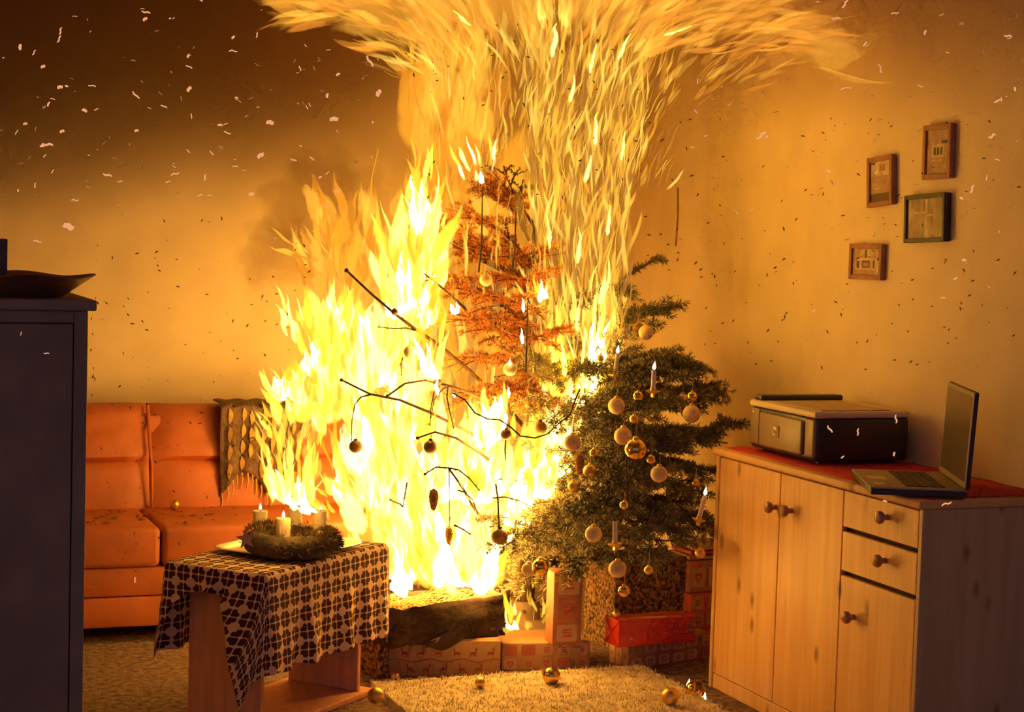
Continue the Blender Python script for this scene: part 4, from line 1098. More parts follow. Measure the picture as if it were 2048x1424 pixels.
B(1365, 801, 14, 6.8, 'cream', 'cream bauble half hidden behind the right green branches')
B(1057, 1139, 14, 6.25, 'cream', 'cream bauble beside the large gold bauble low on the left')
B(1020, 738, 14, 6.5, 'cream', 'cream bauble in the scorched middle of the tree')
B(972, 560, 13, 6.65, 'cream', 'cream bauble highest on the scorched part of the tree')
B(820, 704, 13, 6.45, 'cream', 'orange-lit cream bauble among the flames at the far left')
B(1271, 899, 22, 6.1, 'gold', 'biggest shiny gold bauble in the middle of the green branches', 22)
B(1302, 919, 9, 6.08, 'gold', 'small gold bauble touching the biggest gold bauble')
B(1276, 792, 10, 6.25, 'gold', 'small gold bauble below left of the lit upper candle')
B(1384, 793, 10, 6.45, 'gold', 'small gold bauble at the right above a cream bauble')
B(1268, 838, 9, 6.2, 'goldmatte', 'small matte gold bauble above the biggest gold bauble')
B(1248, 1010, 9, 6.12, 'gold', 'small gold bauble hanging above the unlit tree candle')
B(1248, 1182, 12, 6.02, 'gold', 'small gold bauble on a long ribbon over the red gift', 44)
B(1297, 1140, 9, 6.1, 'goldmatte', 'small matte gold bauble in front of the dark bin', 26)
B(1400, 1106, 11, 6.3, 'goldmatte', 'small gold bauble on a pale ribbon beside the sideboard', 40)
B(1081, 1134, 17, 6.15, 'gold', 'large gold bauble hanging low beside the dark star')
B(1188, 905, 9, 6.3, 'gold', 'small gold bauble beside the tan cone', 10)
B(1180, 942, 14, 6.32, 'goldmatte', 'glowing yellow bauble below the tan cone')
B(1146, 973, 11, 6.35, 'goldmatte', 'small amber bauble at the edge of the flames', 8)
B(1391, 966, 8, 6.45, 'gold', 'small gold bauble above the tilted candle', 22)
B(1240, 650, 8, 6.8, 'gold', 'small gold bauble highest on the green side')
B(1201, 716, 7, 6.6, 'goldmatte', 'tiny dark gold bauble inside the right flame column', 8)
B(711, 893, 13, 6.4, 'sooty', 'sooty bauble hanging from a bare twig in the left flames', 6, loop_m='wire')
B(861, 894, 14, 6.38, 'sooty', 'sooty bauble in the middle of the blaze', 8, loop_m='wire')
B(999, 1073, 17, 6.35, 'sooty', 'sooty brown bauble low in the flames above the charred box', 10, loop_m='wire')
B(1012, 869, 11, 6.4, 'sooty', 'small sooty bauble beside the sagging cord', 8, loop_m='wire')
B(874, 763, 9, 6.42, 'sooty', 'small blackened bauble at the fork of a bare branch', 0)
B(1080, 856, 14, 6.5, 'sooty', 'sooty bauble hanging right of the sagging cord', 8, loop_m='wire')
B(789, 624, 7, 6.48, 'sooty', 'tiny charred bauble stuck on the long bare branch', 0)

def cone(px, py0, py1, wpx, Z, m, label):
    top = at(px, py0, Z); h = (py1-py0)*mpp(Z); r = wpx*mpp(Z)/2
    t = thing('cone_ornament', top-UP*h, label, 'cone', 'cones on the tree')
    prof = [(0.001, -h), (r*.55, -h*.9), (r*.85, -h*.6), (r, -h*.35), (r*.8, -h*.12), (r*.3, 0)]
    MB().lathe(prof, 16, top).build('core', m, t, True)
    mb = MB()
    for j in range(9):
        f = j/8; zz = -h*(.05+.88*f); rr = r*math.sin(PI*(0.30+.62*f))**.8*1.02
        for k in range(9):
            a = 2*PI*(k+.5*(j % 2))/9; d = Vector((math.cos(a), math.sin(a), 0)); s = Vector((-d.y, d.x, 0))*rr*.36
            b = top+UP*zz; mb.add([b+d*rr*.75-s*.7, b+d*rr*.75+s*.7, b+d*rr*1.2+s*.5-UP*h*.05, b+d*rr*1.28-UP*h*.075, b+d*rr*1.2-s*.5-UP*h*.05], [(0, 1, 2, 3, 4)])
    mb.build('scales', m, t)
    MB().tube([top-UP*.003, top+UP*.02, top+UP*.035+Vector((.004, 0, 0))], .0014, 5).build('hanger', 'string', t)
cone(868, 978, 1022, 19, 6.34, 'cone', 'brown fir cone hanging in the brightest flames')
cone(1160, 906, 950, 19, 6.28, 'cone', 'tan fir cone between flames and green needles')
cone(1276, 645, 674, 17, 6.78, 'cone', 'small brown fir cone near the top right')
cone(899, 1052, 1090, 18, 6.37, 'goldmatte', 'golden cone hanging on a straight string in the blaze')

def tree_candle(px, py_top, py_bot, Z, lit, label, tilt_px=0):
    b = at(px, py_bot, Z); tpt = at(px+tilt_px, py_top, Z); ax = (tpt-b)
    t = thing('tree_candle', b, label, 'candle', 'clip-on tree candles')
    r = .0085
    MB().tube([b, b+ax*.5, tpt], [r, r*.97, r*.9], 14).build('candle_body', 'waxwhite', t, True)
    MB().lathe([(.006, -.008), (.012, -.006), (.024, .0), (.026, .004), (.022, .004), (.011, 0), (.0095, .012), (.0, .012)], 18, b, ax.normalized()).build('drip_dish', 'goldmatte', t, True)
    MB().rbox((b.x-.004, b.y-.010, b.z-.020), (b.x+.004, b.y+.010, b.z-.006), .002).build('clip', 'goldmatte', t)
    MB().tube([tpt-ax.normalized()*.002, tpt+ax.normalized()*.008], .001, 5).build('wick', 'wick', t)
    if lit: flame_drop(MB(), tpt+ax.normalized()*.002, .030, .0068, (0.003, 0, 0)).build('candle_flame', 'candleflame', t, True)
tree_candle(1306, 741, 783, 6.25, True, 'lit white candle upright at the top of the green side', 2)
tree_candle(1230, 1043, 1089, 6.05, False, 'unlit white candle standing on the lower green branch')
tree_candle(1397, 992, 1040, 6.3, True, 'lit white candle leaning beside the sideboard', 13)
tree_candle(1230, 708, 752, 6.55, True, 'lit thin candle next to the right flame column', 5)

sp = at(1109, 1125, 6.15); xr = ray(1100, 700).cross(UP).normalized()
pts = [sp + xr*(0.022 if k % 2 == 0 else .009)*math.cos(PI/2+k*PI/5) + UP*(0.022 if k % 2 == 0 else .009)*math.sin(PI/2+k*PI/5) for k in range(10)]
tag(MB().prism(pts, Vector((0, .005, 0))).build('star_ornament', 'wire'), 'small dark star ornament beside the large gold bauble', 'ornament')

def floor_ball(px, py, rpx, m, label, z=0.0, flames=False):
    b = onz(px, py+rpx*.86, z); Z = (b-CAM).dot((RM @ Vector((0, 0, -1)))); r = rpx*mpp(Z); c = b + UP*r
    c = Vector((b.x, b.y, z+r))
    t = thing('bauble', (b.x, b.y, z), label, 'bauble', 'baubles fallen on the floor')
    if not flames:
        MB().sphere(c, r, 28, 18).build('ball', m, t, True)
        a = random.uniform(0, 6); d = Vector((math.cos(a), math.sin(a), .5)).normalized()
        MB().lathe([(r*.25, r*.95), (r*.25, r*1.15), (0, r*1.2)], 12, c, d).build('cap', 'goldmatte', t, True)
    else:                    # broken open shell
        mb = MB().sphere(c, r, 24, 14); ax = Vector((.45, -.75, .48)).normalized()
        keep = [f for f in mb.f if not all((Vector(mb.v[i])-c).dot(ax) > r*(.45+.12*math.sin(i*1.9)) for i in f)]
        mb.f = keep; mb.m = [0]*len(keep); o = mb.build('ball', m, t, True); o.modifiers.new('t', 'SOLIDIFY').thickness = .0015
    return t
floor_ball(1340, 1395, 18, 'goldmatte', 'matte gold bauble on the right part of the rug', .022)
floor_ball(1102, 1354, 18, 'gold', 'shiny gold bauble at the back edge of the rug', .018)
floor_ball(960, 1367, 11, 'goldmatte', 'small gold bauble on the rug before the reindeer gift', .022)
floor_ball(790, 1355, 9, 'goldmatte', 'small gold bauble on the carpet beside the reindeer gift')
floor_ball(751, 1394, 17, 'goldmatte', 'yellow gold bauble against the table base board', .022)
floor_ball(1232, 1229, 9, 'goldmatte', 'small gold bauble resting on the red gift', .198)
floor_ball(1390, 1383, 20, 'gold', 'broken gold bauble glowing on the carpet by the sideboard', 0, True)
for px, py, h in ((1376, 1378, .036), (1408, 1402, .030)):
    b = onz(px, py, .004)
    tag(flame_drop(MB(), b, h, .0075, (.004, 0, 0)).build('small_flame', 'candleflame', None, True), 'tiny flame at the %s rim of the broken bauble' % ('left' if px < 1390 else 'right'), 'flame')

# ------------------------------------------------------------------ fire
HALO = []
def hot_tongue(parent, base, tip, wpx, Z, m='hot', seed=0, name='flame_tongue', lobes=None):
    """one ragged flame: a few wavering lobes that share a foot, melted into one mesh"""
    rs = random.Random(seed*13+5); mb = MB()
    hpx = math.hypot(tip[0]-base[0], tip[1]-base[1])
    lobes = lobes or (1 if wpx < 16 else 3 if wpx < 60 else 5)
    for q in range(lobes):
        f = (q+.5)/lobes-.5
        b2 = (base[0]+f*wpx*.75, base[1]-rs.uniform(0, .18)*hpx)
        t2 = (tip[0]+f*wpx*rs.uniform(.6, 1.3), tip[1]+hpx*(rs.uniform(-.12, .45) if lobes > 1 else 0))
        P, Q = at(b2[0], b2[1], Z+rs.uniform(-.03, .03)), at(t2[0], t2[1], Z+rs.uniform(-.06, .06))
        w_ = wpx*mpp(Z)/2*(1 if lobes == 1 else (.62 if lobes == 3 else .42))
        n, k_ = 10, 8; vs, fs = [], []; ax = Q-P; sd = seed*7.1+q*3.3
        for i in range(n+1):
            v = i/n
            wob = Vector((mnoise.noise((sd, v*3.0, 0)), mnoise.noise((sd, v*3.0, 9)), 0))*max(w_, .16*ax.length)*.9*v
            rad = w_*(max(0, math.sin(PI*min(1, .06+.94*v**.8)))**.75)*(1.0-.55*v)*(1+.5*mnoise.noise((sd+4, v*5, 3)))
            for k in range(k_):
                a = 2*PI*k/k_; rr = rad*(1+.6*mnoise.noise((math.cos(a)*1.3+sd, math.sin(a)*1.3, v*4.5)))
                vs.append(P+ax*v+wob+Vector((math.cos(a)*rr, math.sin(a)*rr, .5*rr*mnoise.noise((a, v*5, sd)))))
        for i in range(n):
            for k in range(k_): fs.append((i*k_+k, i*k_+(k+1) % k_, (i+1)*k_+(k+1) % k_, (i+1)*k_+k))
        mb.add(vs, fs)
    if m in ('hot', 'hot_core') and parent.name.startswith('tree_fire'):
        HALO.append((base[0]-wpx*.55, base[0]+wpx*.55, base[1]-hpx*.35, base[1], Z-.16, Z-.05, 5+int(wpx/8), hpx*.5, hpx*1.05, max(5, wpx*.18), max(9, wpx*.42), -12, 12))
    return mb.build(name, m, parent, True)

def strands(parent, name, rows, m='ribbon', segs=12):
    """ribbons of flame. row: (x0,x1,y0,y1, Z0,Z1, n, len0,len1, wid0,wid1, ang0,ang1, palette, opacity)"""
    V, FC, UV, TI, SE = [], [], [], [], []
    base = 0
    for (x0, x1, y0, y1, Z0, Z1, n, l0, l1, w0, w1, a0, a1, pal, op) in rows:
        X = rng.uniform(x0, x1, n); Y = rng.uniform(y0, y1, n); Zs = rng.uniform(Z0, Z1, n)
        Ls = rng.uniform(l0, l1, n); Ws = rng.uniform(w0, w1, n)
        fx = (X-x0)/max(1e-6, (x1-x0)); A = a0+(a1-a0)*fx + rng.normal(0, 7, n)
        t = np.linspace(0, 1, segs+1)
        for i in range(n):
            a = math.radians(A[i]); ph, ph2 = rng.uniform(0, 6.28, 2); k = mpp(Zs[i])
            o = at(X[i], Y[i], Zs[i])
            r3 = RM @ Vector((math.sin(a), math.cos(a), 0))
            L = Ls[i]*k
            side = RM @ Vector((math.cos(a), -math.sin(a), 0)); fwd = RM @ Vector((0, 0, -1))
            amp = Ls[i]*k*.07
            phi = rng.normal(0, .75); tw = rng.normal(0, .8); zl = rng.normal(0, .12)
            o_, r_, s_, f_ = (np.array(q) for q in (o, r3, side, fwd))
            C = o_ + np.outer(t*L, r_) + np.outer(amp*np.sin(t*5+ph)*t, s_) + np.outer(amp*np.sin(t*4+ph2)*t + zl*L*t, f_)
            ang = phi+tw*t
            cr = np.outer(np.cos(ang), s_) + np.outer(np.sin(ang), f_)
            prof = np.sin(np.pi*np.clip(t**.7, 0, 1))*.75+.25
            hw = (Ws[i]*k/2*prof)[:, None]
            nrm = np.cross(cr, r_)
            pts = np.stack([C-cr*hw, C+nrm*hw*.35, C+cr*hw], 1).reshape(-1, 3)
            pts[:, 2] = np.minimum(pts[:, 2], CEIL-.012)
            pts[:, 0] = np.minimum(pts[:, 0], WX-.015); pts[:, 1] = np.minimum(pts[:, 1], WY-.015); pts[:, 2] = np.maximum(pts[:, 2], .01)
            V.append(pts)
            c = pal[rng.integers(len(pal))]; jit = rng.uniform(.82, 1.18)
            col = (c[0]*jit, c[1]*jit*rng.uniform(.92, 1.06), c[2]*jit, op*rng.uniform(.7, 1))
            uvp = np.stack([np.tile([0, .5, 1], segs+1), np.repeat(t, 3)], 1)
            UV.append(uvp); TI.append(np.tile(col, (len(pts), 1))); SE.append(np.full(len(pts), rng.uniform(0, 1)))
            j = np.arange(segs)
            for q in (0, 1):
                FC.append(np.stack([base+j*3+q, base+j*3+q+1, base+(j+1)*3+q+1, base+(j+1)*3+q], 1))
            base += len(pts)
    V = np.concatenate(V); FC = np.concatenate(FC); UV = np.concatenate(UV); TI = np.concatenate(TI); SE = np.concatenate(SE)
    me = bpy.data.meshes.new(name); nf = len(FC)
    me.vertices.add(len(V)); me.vertices.foreach_set('co', V.ravel())
    me.loops.add(4*nf); me.loops.foreach_set('vertex_index', FC.ravel())
    me.polygons.add(nf); me.polygons.foreach_set('loop_start', np.arange(nf)*4); me.polygons.foreach_set('loop_total', np.full(nf, 4))
    me.polygons.foreach_set('use_smooth', np.ones(nf, bool))
    me.materials.append(M[m]); me.update(calc_edges=True)
    u = me.uv_layers.new(name='uv'); u.data.foreach_set('uv', UV[FC.ravel()].ravel())
    at_ = me.attributes.new('tint', 'FLOAT_COLOR', 'POINT'); at_.data.foreach_set('color', TI.ravel())
    sd = me.attributes.new('seed', 'FLOAT', 'POINT'); sd.data.foreach_set('value', SE.astype(float))
    o = bpy.data.objects.new(name, me); COL.objects.link(o); adopt(o, parent); o['kind'] = 'stuff'
    return o

YEL = [(2.2, 1.35, .16), (1.5, .90, .06), (2.8, 1.9, .35), (1.2, .62, .03)]
PALE = [(2.6, 1.9, .38), (2.2, 1.5, .22), (3.2, 2.6, .75), (1.5, .9, .07)]
AMBER = [(1.1, .58, .03), (1.0, .46, .02), (1.3, .80, .06)]
ORA = [(.95, .36, .02), (.85, .29, .015), (1.0, .46, .04), (.62, .20, .012)]
GOLD = [(1.0, .52, .05), (.95, .42, .03), (1.15, .72, .10), (.55, .22, .02), (.40, .16, .025)]
SOFT = [(.38, .15, .012), (.48, .20, .018), (.30, .11, .010)]
SOFTC = [(.60, .24, .02), (.72, .30, .03), (.48, .18, .015)]
CEILF = [(.98, .38, .03), (.90, .32, .025), (1.05, .48, .05), (.72, .24, .02)]

fire = thing('tree_fire', (TRUNK.x-.3, TRUNK.y-.3, .3), 'huge yellow and white fire engulfing the left of the tree', 'fire')
TONGUES = [  # base, tip, width px, depth, heat
 ((815, 640), (835, 490), 74, 6.70, 'hot'), ((845, 470), (832, 335), 40, 6.75, 'hot'), ((790, 640), (800, 560), 46, 6.7, 'hot'), ((855, 660), (850, 590), 30, 6.7, 'hot_core'),
 ((735, 770), (716, 630), 60, 6.8, 'hot_core'), ((690, 690), (672, 600), 34, 6.8, 'hot_core'), ((640, 760), (625, 690), 52, 6.8, 'hot_core'), ((575, 805), (570, 740), 56, 6.75, 'hot_core'), ((610, 812), (600, 775), 40, 6.75, 'hot_core'), ((665, 800), (690, 710), 50, 6.8, 'hot_core'), ((770, 780), (770, 700), 44, 6.8, 'hot_core'),
 ((865, 765), (838, 670), 32, 6.42, 'hot'), ((800, 880), (760, 800), 90, 6.95, 'hot_core'), ((740, 980), (720, 870), 100, 6.95, 'hot_core'), ((830, 1000), (800, 880), 120, 6.95, 'hot_core'), ((905, 1010), (890, 900), 80, 6.6, 'hot_core'), ((975, 905), (990, 780), 58, 6.55, 'hot'), ((960, 1010), (985, 920), 80, 6.55, 'hot'),
 ((1060, 1010), (1075, 900), 90, 6.52, 'hot'), ((1112, 960), (1118, 790), 52, 6.78, 'hot'), ((1180, 800), (1200, 650), 34, 6.86, 'hot'), ((1155, 820), (1160, 730), 32, 6.86, 'hot'),
 ((840, 1150), (790, 1000), 120, 6.9, 'hot_core'), ((920, 1190), (900, 1000), 140, 6.62, 'hot'), ((800, 1195), (770, 1080), 70, 6.6, 'hot'), ((970, 1182), (975, 1095), 54, 6.5, 'hot'), ((1035, 1060), (1040, 990), 64, 6.68, 'hot'), ((980, 1120), (1010, 1040), 46, 6.62, 'hot'),
 ((1085, 605), (1086, 558), 20, 6.7, 'hot'), ((700, 1010), (690, 940), 70, 6.95, 'hot_core'),
 # bright spots inside the streaky column and under the ceiling
 ((1190, 300), (1194, 225), 9, 6.75, 'hot_streak'), ((1170, 372), (1184, 310), 10, 6.7, 'hot_streak'), ((1104, 118), (1114, 46), 13, 6.3, 'hot_streak'), ((1180, 150), (1190, 86), 8, 6.2, 'hot_streak'), ((1156, 530), (1162, 455), 8, 6.7, 'hot_streak'), ((1200, 612), (1210, 548), 12, 6.7, 'hot_streak'), ((1130, 755), (1124, 680), 12, 6.65, 'hot_streak'), ((1236, 120), (1262, 66), 8, 6.1, 'hot_streak'), ((1243, 320), (1250, 262), 7, 6.7, 'hot_streak'), ((1215, 480), (1220, 410), 8, 6.7, 'hot_streak'), ((1100, 500), (1096, 430), 7, 6.8, 'hot_streak'), ((1140, 210), (1150, 150), 8, 6.6, 'hot_streak'), ((940, 60), (905, 20), 9, 6.2, 'hot_streak'), ((1330, 75), (1385, 52), 9, 6.0, 'hot_streak')]
for i, (b, tp_, w_, Z, ht) in enumerate(TONGUES):
    hot_tongue(fire, b, tp_, w_, Z, ht, i+1)
rows = [
 # pale yellow body
 (560, 680, 800, 860, 6.6, 6.95, 20, 70, 130, 26, 50, -12, 8, YEL, .9), (640, 860, 720, 900, 6.6, 7.0, 60, 80, 180, 30, 70, -8, 8, PALE, .9), (690, 1000, 900, 1080, 6.6, 7.0, 80, 80, 180, 36, 80, -10, 12, PALE, .9),
 (770, 990, 1060, 1200, 6.55, 6.95, 60, 80, 170, 36, 80, -8, 6, PALE, .92), (960, 1120, 930, 1050, 6.65, 7.0, 44, 70, 150, 30, 60, -6, 14, PALE, .9), (1090, 1200, 780, 920, 6.8, 7.1, 40, 80, 170, 20, 40, -4, 8, YEL, .9),
 (590, 700, 640, 740, 6.65, 6.95, 24, 60, 110, 18, 36, -10, 6, YEL, .9), (770, 880, 490, 700, 6.65, 7.0, 40, 80, 160, 22, 50, -4, 12, YEL, .85), (815, 865, 340, 470, 6.7, 7.0, 12, 60, 110, 16, 30, -4, 6, YEL, .85), (720, 800, 1130, 1190, 6.55, 6.9, 12, 80, 150, 26, 50, -20, -4, YEL, .85),
 # amber licks in front of the body
 (600, 860, 680, 860, 6.45, 6.6, 46, 40, 120, 8, 22, -10, 8, AMBER, .9), (660, 1000, 860, 1060, 6.45, 6.6, 56, 40, 110, 8, 22, -14, 10, AMBER, .8), (780, 1000, 1040, 1190, 6.4, 6.6, 40, 30, 100, 7, 20, -14, 8, AMBER, .7), (960, 1110, 880, 1040, 6.55, 6.65, 26, 40, 100, 7, 18, -10, 12, AMBER, .8), (760, 880, 500, 700, 6.5, 6.65, 30, 50, 140, 8, 22, -6, 10, AMBER, .8),
 # licking fringes at the outer left
 (540, 660, 780, 870, 6.5, 6.8, 36, 30, 80, 7, 18, -40, 10, YEL, .9), (575, 700, 620, 700, 6.55, 6.9, 30, 30, 90, 7, 16, -18, 4, YEL, .85), (640, 740, 960, 1060, 6.5, 6.8, 30, 30, 90, 6, 14, -50, -20, YEL, .85),
 # orange lobe on the left
 (600, 720, 500, 620, 6.65, 7.0, 40, 60, 140, 14, 34, -28, 6, ORA, .75), (640, 830, 430, 600, 6.7, 7.1, 60, 70, 170, 18, 44, -14, 12, ORA, .7), (590, 660, 490, 530, 6.6, 6.8, 20, 30, 80, 6, 14, -60, -30, GOLD, .85),
 # orange sheet behind everything
 (840, 1100, 420, 850, 7.25, 7.45, 90, 130, 260, 40, 90, -3, 3, ORA, .65), (820, 960, 140, 420, 6.9, 7.3, 50, 130, 260, 34, 80, -3, 6, ORA, .5), (850, 1000, 560, 860, 6.75, 7.1, 50, 60, 150, 10, 26, -6, 6, GOLD, .7)]
rows += [h + (YEL, .85) for h in HALO]
strands(fire, 'flame_sheets', rows)
rows = [
 # streaky gold column
 (1060, 1250, 380, 800, 7.0, 7.3, 80, 140, 280, 24, 60, -3, 4, SOFT, .5), (1040, 1290, 140, 420, 7.0, 7.3, 70, 120, 260, 30, 70, 0, 12, SOFT, .45),
 (1060, 1250, 560, 790, 6.75, 7.1, 260, 50, 170, 4, 13, -5, 5, GOLD, .7), (1065, 1255, 330, 580, 6.75, 7.1, 340, 50, 170, 4, 12, -4, 5, GOLD, .62), (1050, 1290, 130, 360, 6.7, 7.1, 320, 40, 150, 4, 12, 2, 14, GOLD, .55),
 (1200, 1330, 120, 400, 6.7, 7.1, 120, 40, 110, 3, 10, 8, 28, GOLD, .5), (1090, 1235, 640, 780, 6.85, 7.05, 60, 60, 170, 7, 20, -4, 6, YEL, .8), (1000, 1130, 170, 330, 6.7, 7.0, 90, 40, 120, 4, 11, 0, 24, GOLD, .5),
 # left thin streaks
 (820, 1000, 100, 420, 6.7, 7.1, 140, 50, 160, 3, 10, -6, 10, GOLD, .4), (860, 1060, 420, 860, 6.65, 7.0, 130, 40, 140, 3, 9, -8, 8, GOLD, .45), (930, 990, 320, 370, 6.7, 6.8, 12, 30, 80, 6, 12, -30, 10, PALE, .9)]
strands(fire, 'flame_streaks', rows, 'streak')
rows = [
 (780, 1320, -10, 110, 6.0, 7.1, 90, 120, 280, 40, 100, -75, 65, SOFTC, .5), (1280, 1600, -10, 140, 6.0, 6.8, 40, 120, 280, 40, 90, 60, 85, SOFTC, .35), (640, 860, -20, 40, 6.0, 6.9, 30, 90, 200, 30, 70, -88, -60, SOFTC, .5),
 (780, 1320, -10, 120, 5.9, 7.1, 260, 60, 170, 8, 30, -80, 70, CEILF, .55), (620, 860, -20, 50, 5.9, 6.9, 90, 60, 160, 8, 26, -88, -55, CEILF, .6), (1250, 1600, -20, 110, 5.9, 6.8, 150, 60, 180, 7, 24, 60, 90, CEILF, .45), (1280, 1520, 60, 220, 6.2, 6.8, 60, 50, 140, 7, 24, 20, 70, CEILF, .3),
 (1020, 1260, 0, 180, 6.2, 7.0, 150, 50, 150, 5, 18, -30, 40, GOLD, .55), (800, 1100, 10, 170, 6.3, 7.0, 150, 50, 150, 5, 16, -70, 10, GOLD, .45), (1090, 1130, 30, 100, 6.4, 6.6, 8, 60, 110, 14, 30, -8, 8, YEL, .5)]
strands(fire, 'ceiling_flames', rows, 'streak')
# fire on the wreath
wf = thing('wreath_fire', WC + UP*.06, 'separate white and yellow flames rising from the advent wreath', 'fire')
Zw = 5.72
for i, (b, tp_, w_) in enumerate((((575, 1015), (552, 935), 46), ((600, 1025), (585, 940), 44), ((625, 1035), (590, 985), 30), ((560, 985), (556, 950), 26), ((600, 990), (604, 945), 18))): hot_tongue(wf, b, tp_, w_, Zw, 'hot_top', 40+i)
strands(wf, 'flame_licks', [(540, 630, 960, 1020, 5.6, 5.85, 40, 40, 110, 9, 24, -14, 8, YEL, .9), (535, 640, 880, 970, 5.6, 5.85, 34, 40, 100, 8, 22, -16, 16, [(1.5, .85, .06), (1.1, .55, .05), (1.9, 1.25, .15)], .7), (520, 620, 800, 900, 5.65, 5.9, 20, 30, 90, 5, 14, -40, 20, GOLD, .6)])
# fire licking out on the floor beside the charred box
ff = thing('floor_fire', onz(1040, 1300, 0.1), 'small low flames between the charred box and the tall gift', 'fire')
hot_tongue(ff, (1030, 1262), (1016, 1240), 22, 6.32, 'hot_top', 61)
strands(ff, 'flame_licks', [(1018, 1095, 1250, 1272, 6.3, 6.4, 7, 16, 36, 8, 18, -60, 60, AMBER, .45), (1016, 1034, 1215, 1265, 6.25, 6.35, 7, 30, 60, 8, 16, -8, 8, YEL, .8), (1060, 1100, 1210, 1250, 6.3, 6.4, 8, 20, 50, 5, 12, -20, 20, AMBER, .5)])
# small flames on twig ends
for i, (px, py, h, w_, Z) in enumerate(((963, 372, 30, 14, 6.72), (1045, 690, 34, 9, 6.55), (1047, 625, 30, 7, 6.6), (910, 632, 30, 18, 6.7), (1197, 700, 30, 14, 6.8), (1020, 730, 12, 7, 6.48), (909, 796, 12, 8, 6.4), (1018, 795, 22, 8, 6.5), (875, 795, 40, 10, 6.4))):
    hot_tongue(fire, (px, py), (px-2, py-h), w_, Z, 'candleflame', 80+i)

# ------------------------------------------------------------------ smoke
def smoke_wedge(name, org, along, out, La, z0, z1, thick, m, label, na=48, nz=30):
    """smoke lying against a wall and thickening towards the ceiling; thick(s, z) in metres"""
    org, along, out = Vector(org), Vector(along), Vector(out); vs, fs = [], []
    for side in (0, 1):
        for j in range(nz+1):
            z = z0+(z1-z0)*j/nz
            for i in range(na+1):
                t_ = max(.002, thick(i/na, z)) if side else .0
                vs.append(org+along*(La*i/na)+out*(t_ + .003)+UP*z)
    o = (na+1)*(nz+1)
    for j in range(nz):
        for i in range(na):
            a = j*(na+1)+i; fs.append((a, a+1, a+na+2, a+na+1)); fs.append((o+a, o+a+na+1, o+a+na+2, o+a+1))
    for i in range(na): fs.append((i, i+1, o+i+1, o+i)); b = nz*(na+1)+i; fs.append((b, b+1, o+b+1, o+b))
    for j in range(nz):
        a, b = j*(na+1), (j+1)*(na+1); fs.append((a, b, o+b, o+a)); fs.append((a+na, b+na, o+b+na, o+a+na))
    return tag(MB().add(vs, fs).build(name, m, None, True), label, 'smoke', kind='stuff')
def sstep(a, b, x): t_ = min(1, max(0, (x-a)/(b-a))); return t_*t_*(3-2*t_)
def thick_left(s, z):
    x = -.85+3.4*s
    n_ = .10*mnoise.noise((x*1.3, z*2.0, 2))+.05*mnoise.noise((x*3.1, z*4.2, 8))
    return 1.55*sstep(1.52+n_, 2.45+n_, z)*(1-.85*sstep(1.5, 2.5, x+.5*n_))*(1+1.2*n_)
def thick_right(s, z):
    y = 3.2+4.2*s
    n_ = .10*mnoise.noise((y*1.4, z*2.2, 5))
    return 1.15*sstep(1.98+n_, 2.62+n_, z)*(1-.9*sstep(5.6, 7.0, y))*(1+1.4*n_)*sstep(3.2, 3.6, y)
smoke_wedge('smoke_cloud', (-.85, WY, 0), (1, 0, 0), (0, -1, 0), 3.4, 1.42, CEIL-.006, thick_left, 'smoke_l', 'dark brown smoke cloud filling the upper left under the ceiling')
smoke_wedge('smoke_cloud', (WX, 3.2, 0), (0, 1, 0), (-1, 0, 0), 4.2, 1.99, CEIL-.006, thick_right, 'smoke_r', 'reddish brown smoke layer at the upper right under the ceiling')
def smoke_blob(name, centre, rad, m, label, amp=.22, freq=1.4, nseg=40, mring=24, seed=0.0):
    centre = Vector(centre); vs, fs = [], []
    for i in range(mring+1):
        a = PI*i/mring
        for k in range(nseg):
            q = 2*PI*k/nseg; d = Vector((math.sin(a)*math.cos(q), math.sin(a)*math.sin(q), -math.cos(a)))
            s = 1+amp*mnoise.noise(d*freq+Vector((seed, 0, 0)))+amp*.5*mnoise.noise(d*freq*2.3+Vector((0, seed, 0)))
            vs.append(centre+Vector((d.x*rad[0]*s, d.y*rad[1]*s, d.z*rad[2]*s)))
    for i in range(mring):
        for k in range(nseg): fs.append((i*nseg+k, i*nseg+(k+1) % nseg, (i+1)*nseg+(k+1) % nseg, (i+1)*nseg+k))
    return tag(MB().add(vs, fs).build(name, m, None, True), label, 'smoke', kind='stuff')
smoke_blob('smoke_plume', at(560, 505, 6.85), (.15, .10, .14), 'smoke_d', 'dense brown smoke puff curling out left of the flames', .5, 2.0, seed=9)
smoke_blob('smoke_plume', at(650, 410, 7.0), (.22, .12, .20), 'smoke_d', 'dense brown smoke plume rising above the orange flame lobe', .5, 2.0, seed=4)

# ------------------------------------------------------------------ embers in the air
def flake_mesh(kind):
    vs, fs = [], []; n = 6
    L, W_, T = 1.0, (.20, .30, .55, .16)[kind], .06; cv = (.25, .0, .1, .5)[kind]
    for i in range(n+1):
        s = i/n-.5; wv = W_*(.65+.35*math.cos(s*2.4)); z = cv*(.25-s*s)
        for (a, b) in ((-1, -1), (1, -1), (1, 1), (-1, 1)): vs.append((s*L, a*wv/2+.06*math.sin(s*9+kind), z+b*T/2))
    for i in range(n):
        for k in range(4): fs.append((i*4+k, i*4+(k+1) % 4, (i+1)*4+(k+1) % 4, (i+1)*4+k))
    fs += [(0, 1, 2, 3), (n*4+3, n*4+2, n*4+1, n*4)]
    return vs, fs
FLK = []
for em in ('ember', 'ember_dim'):
    for k in range(4):
        me = bpy.data.meshes.new('ember'); v_, f_ = flake_mesh(k); me.from_pydata(v_, [], f_); me.materials.append(M[em]); FLK.append(me)
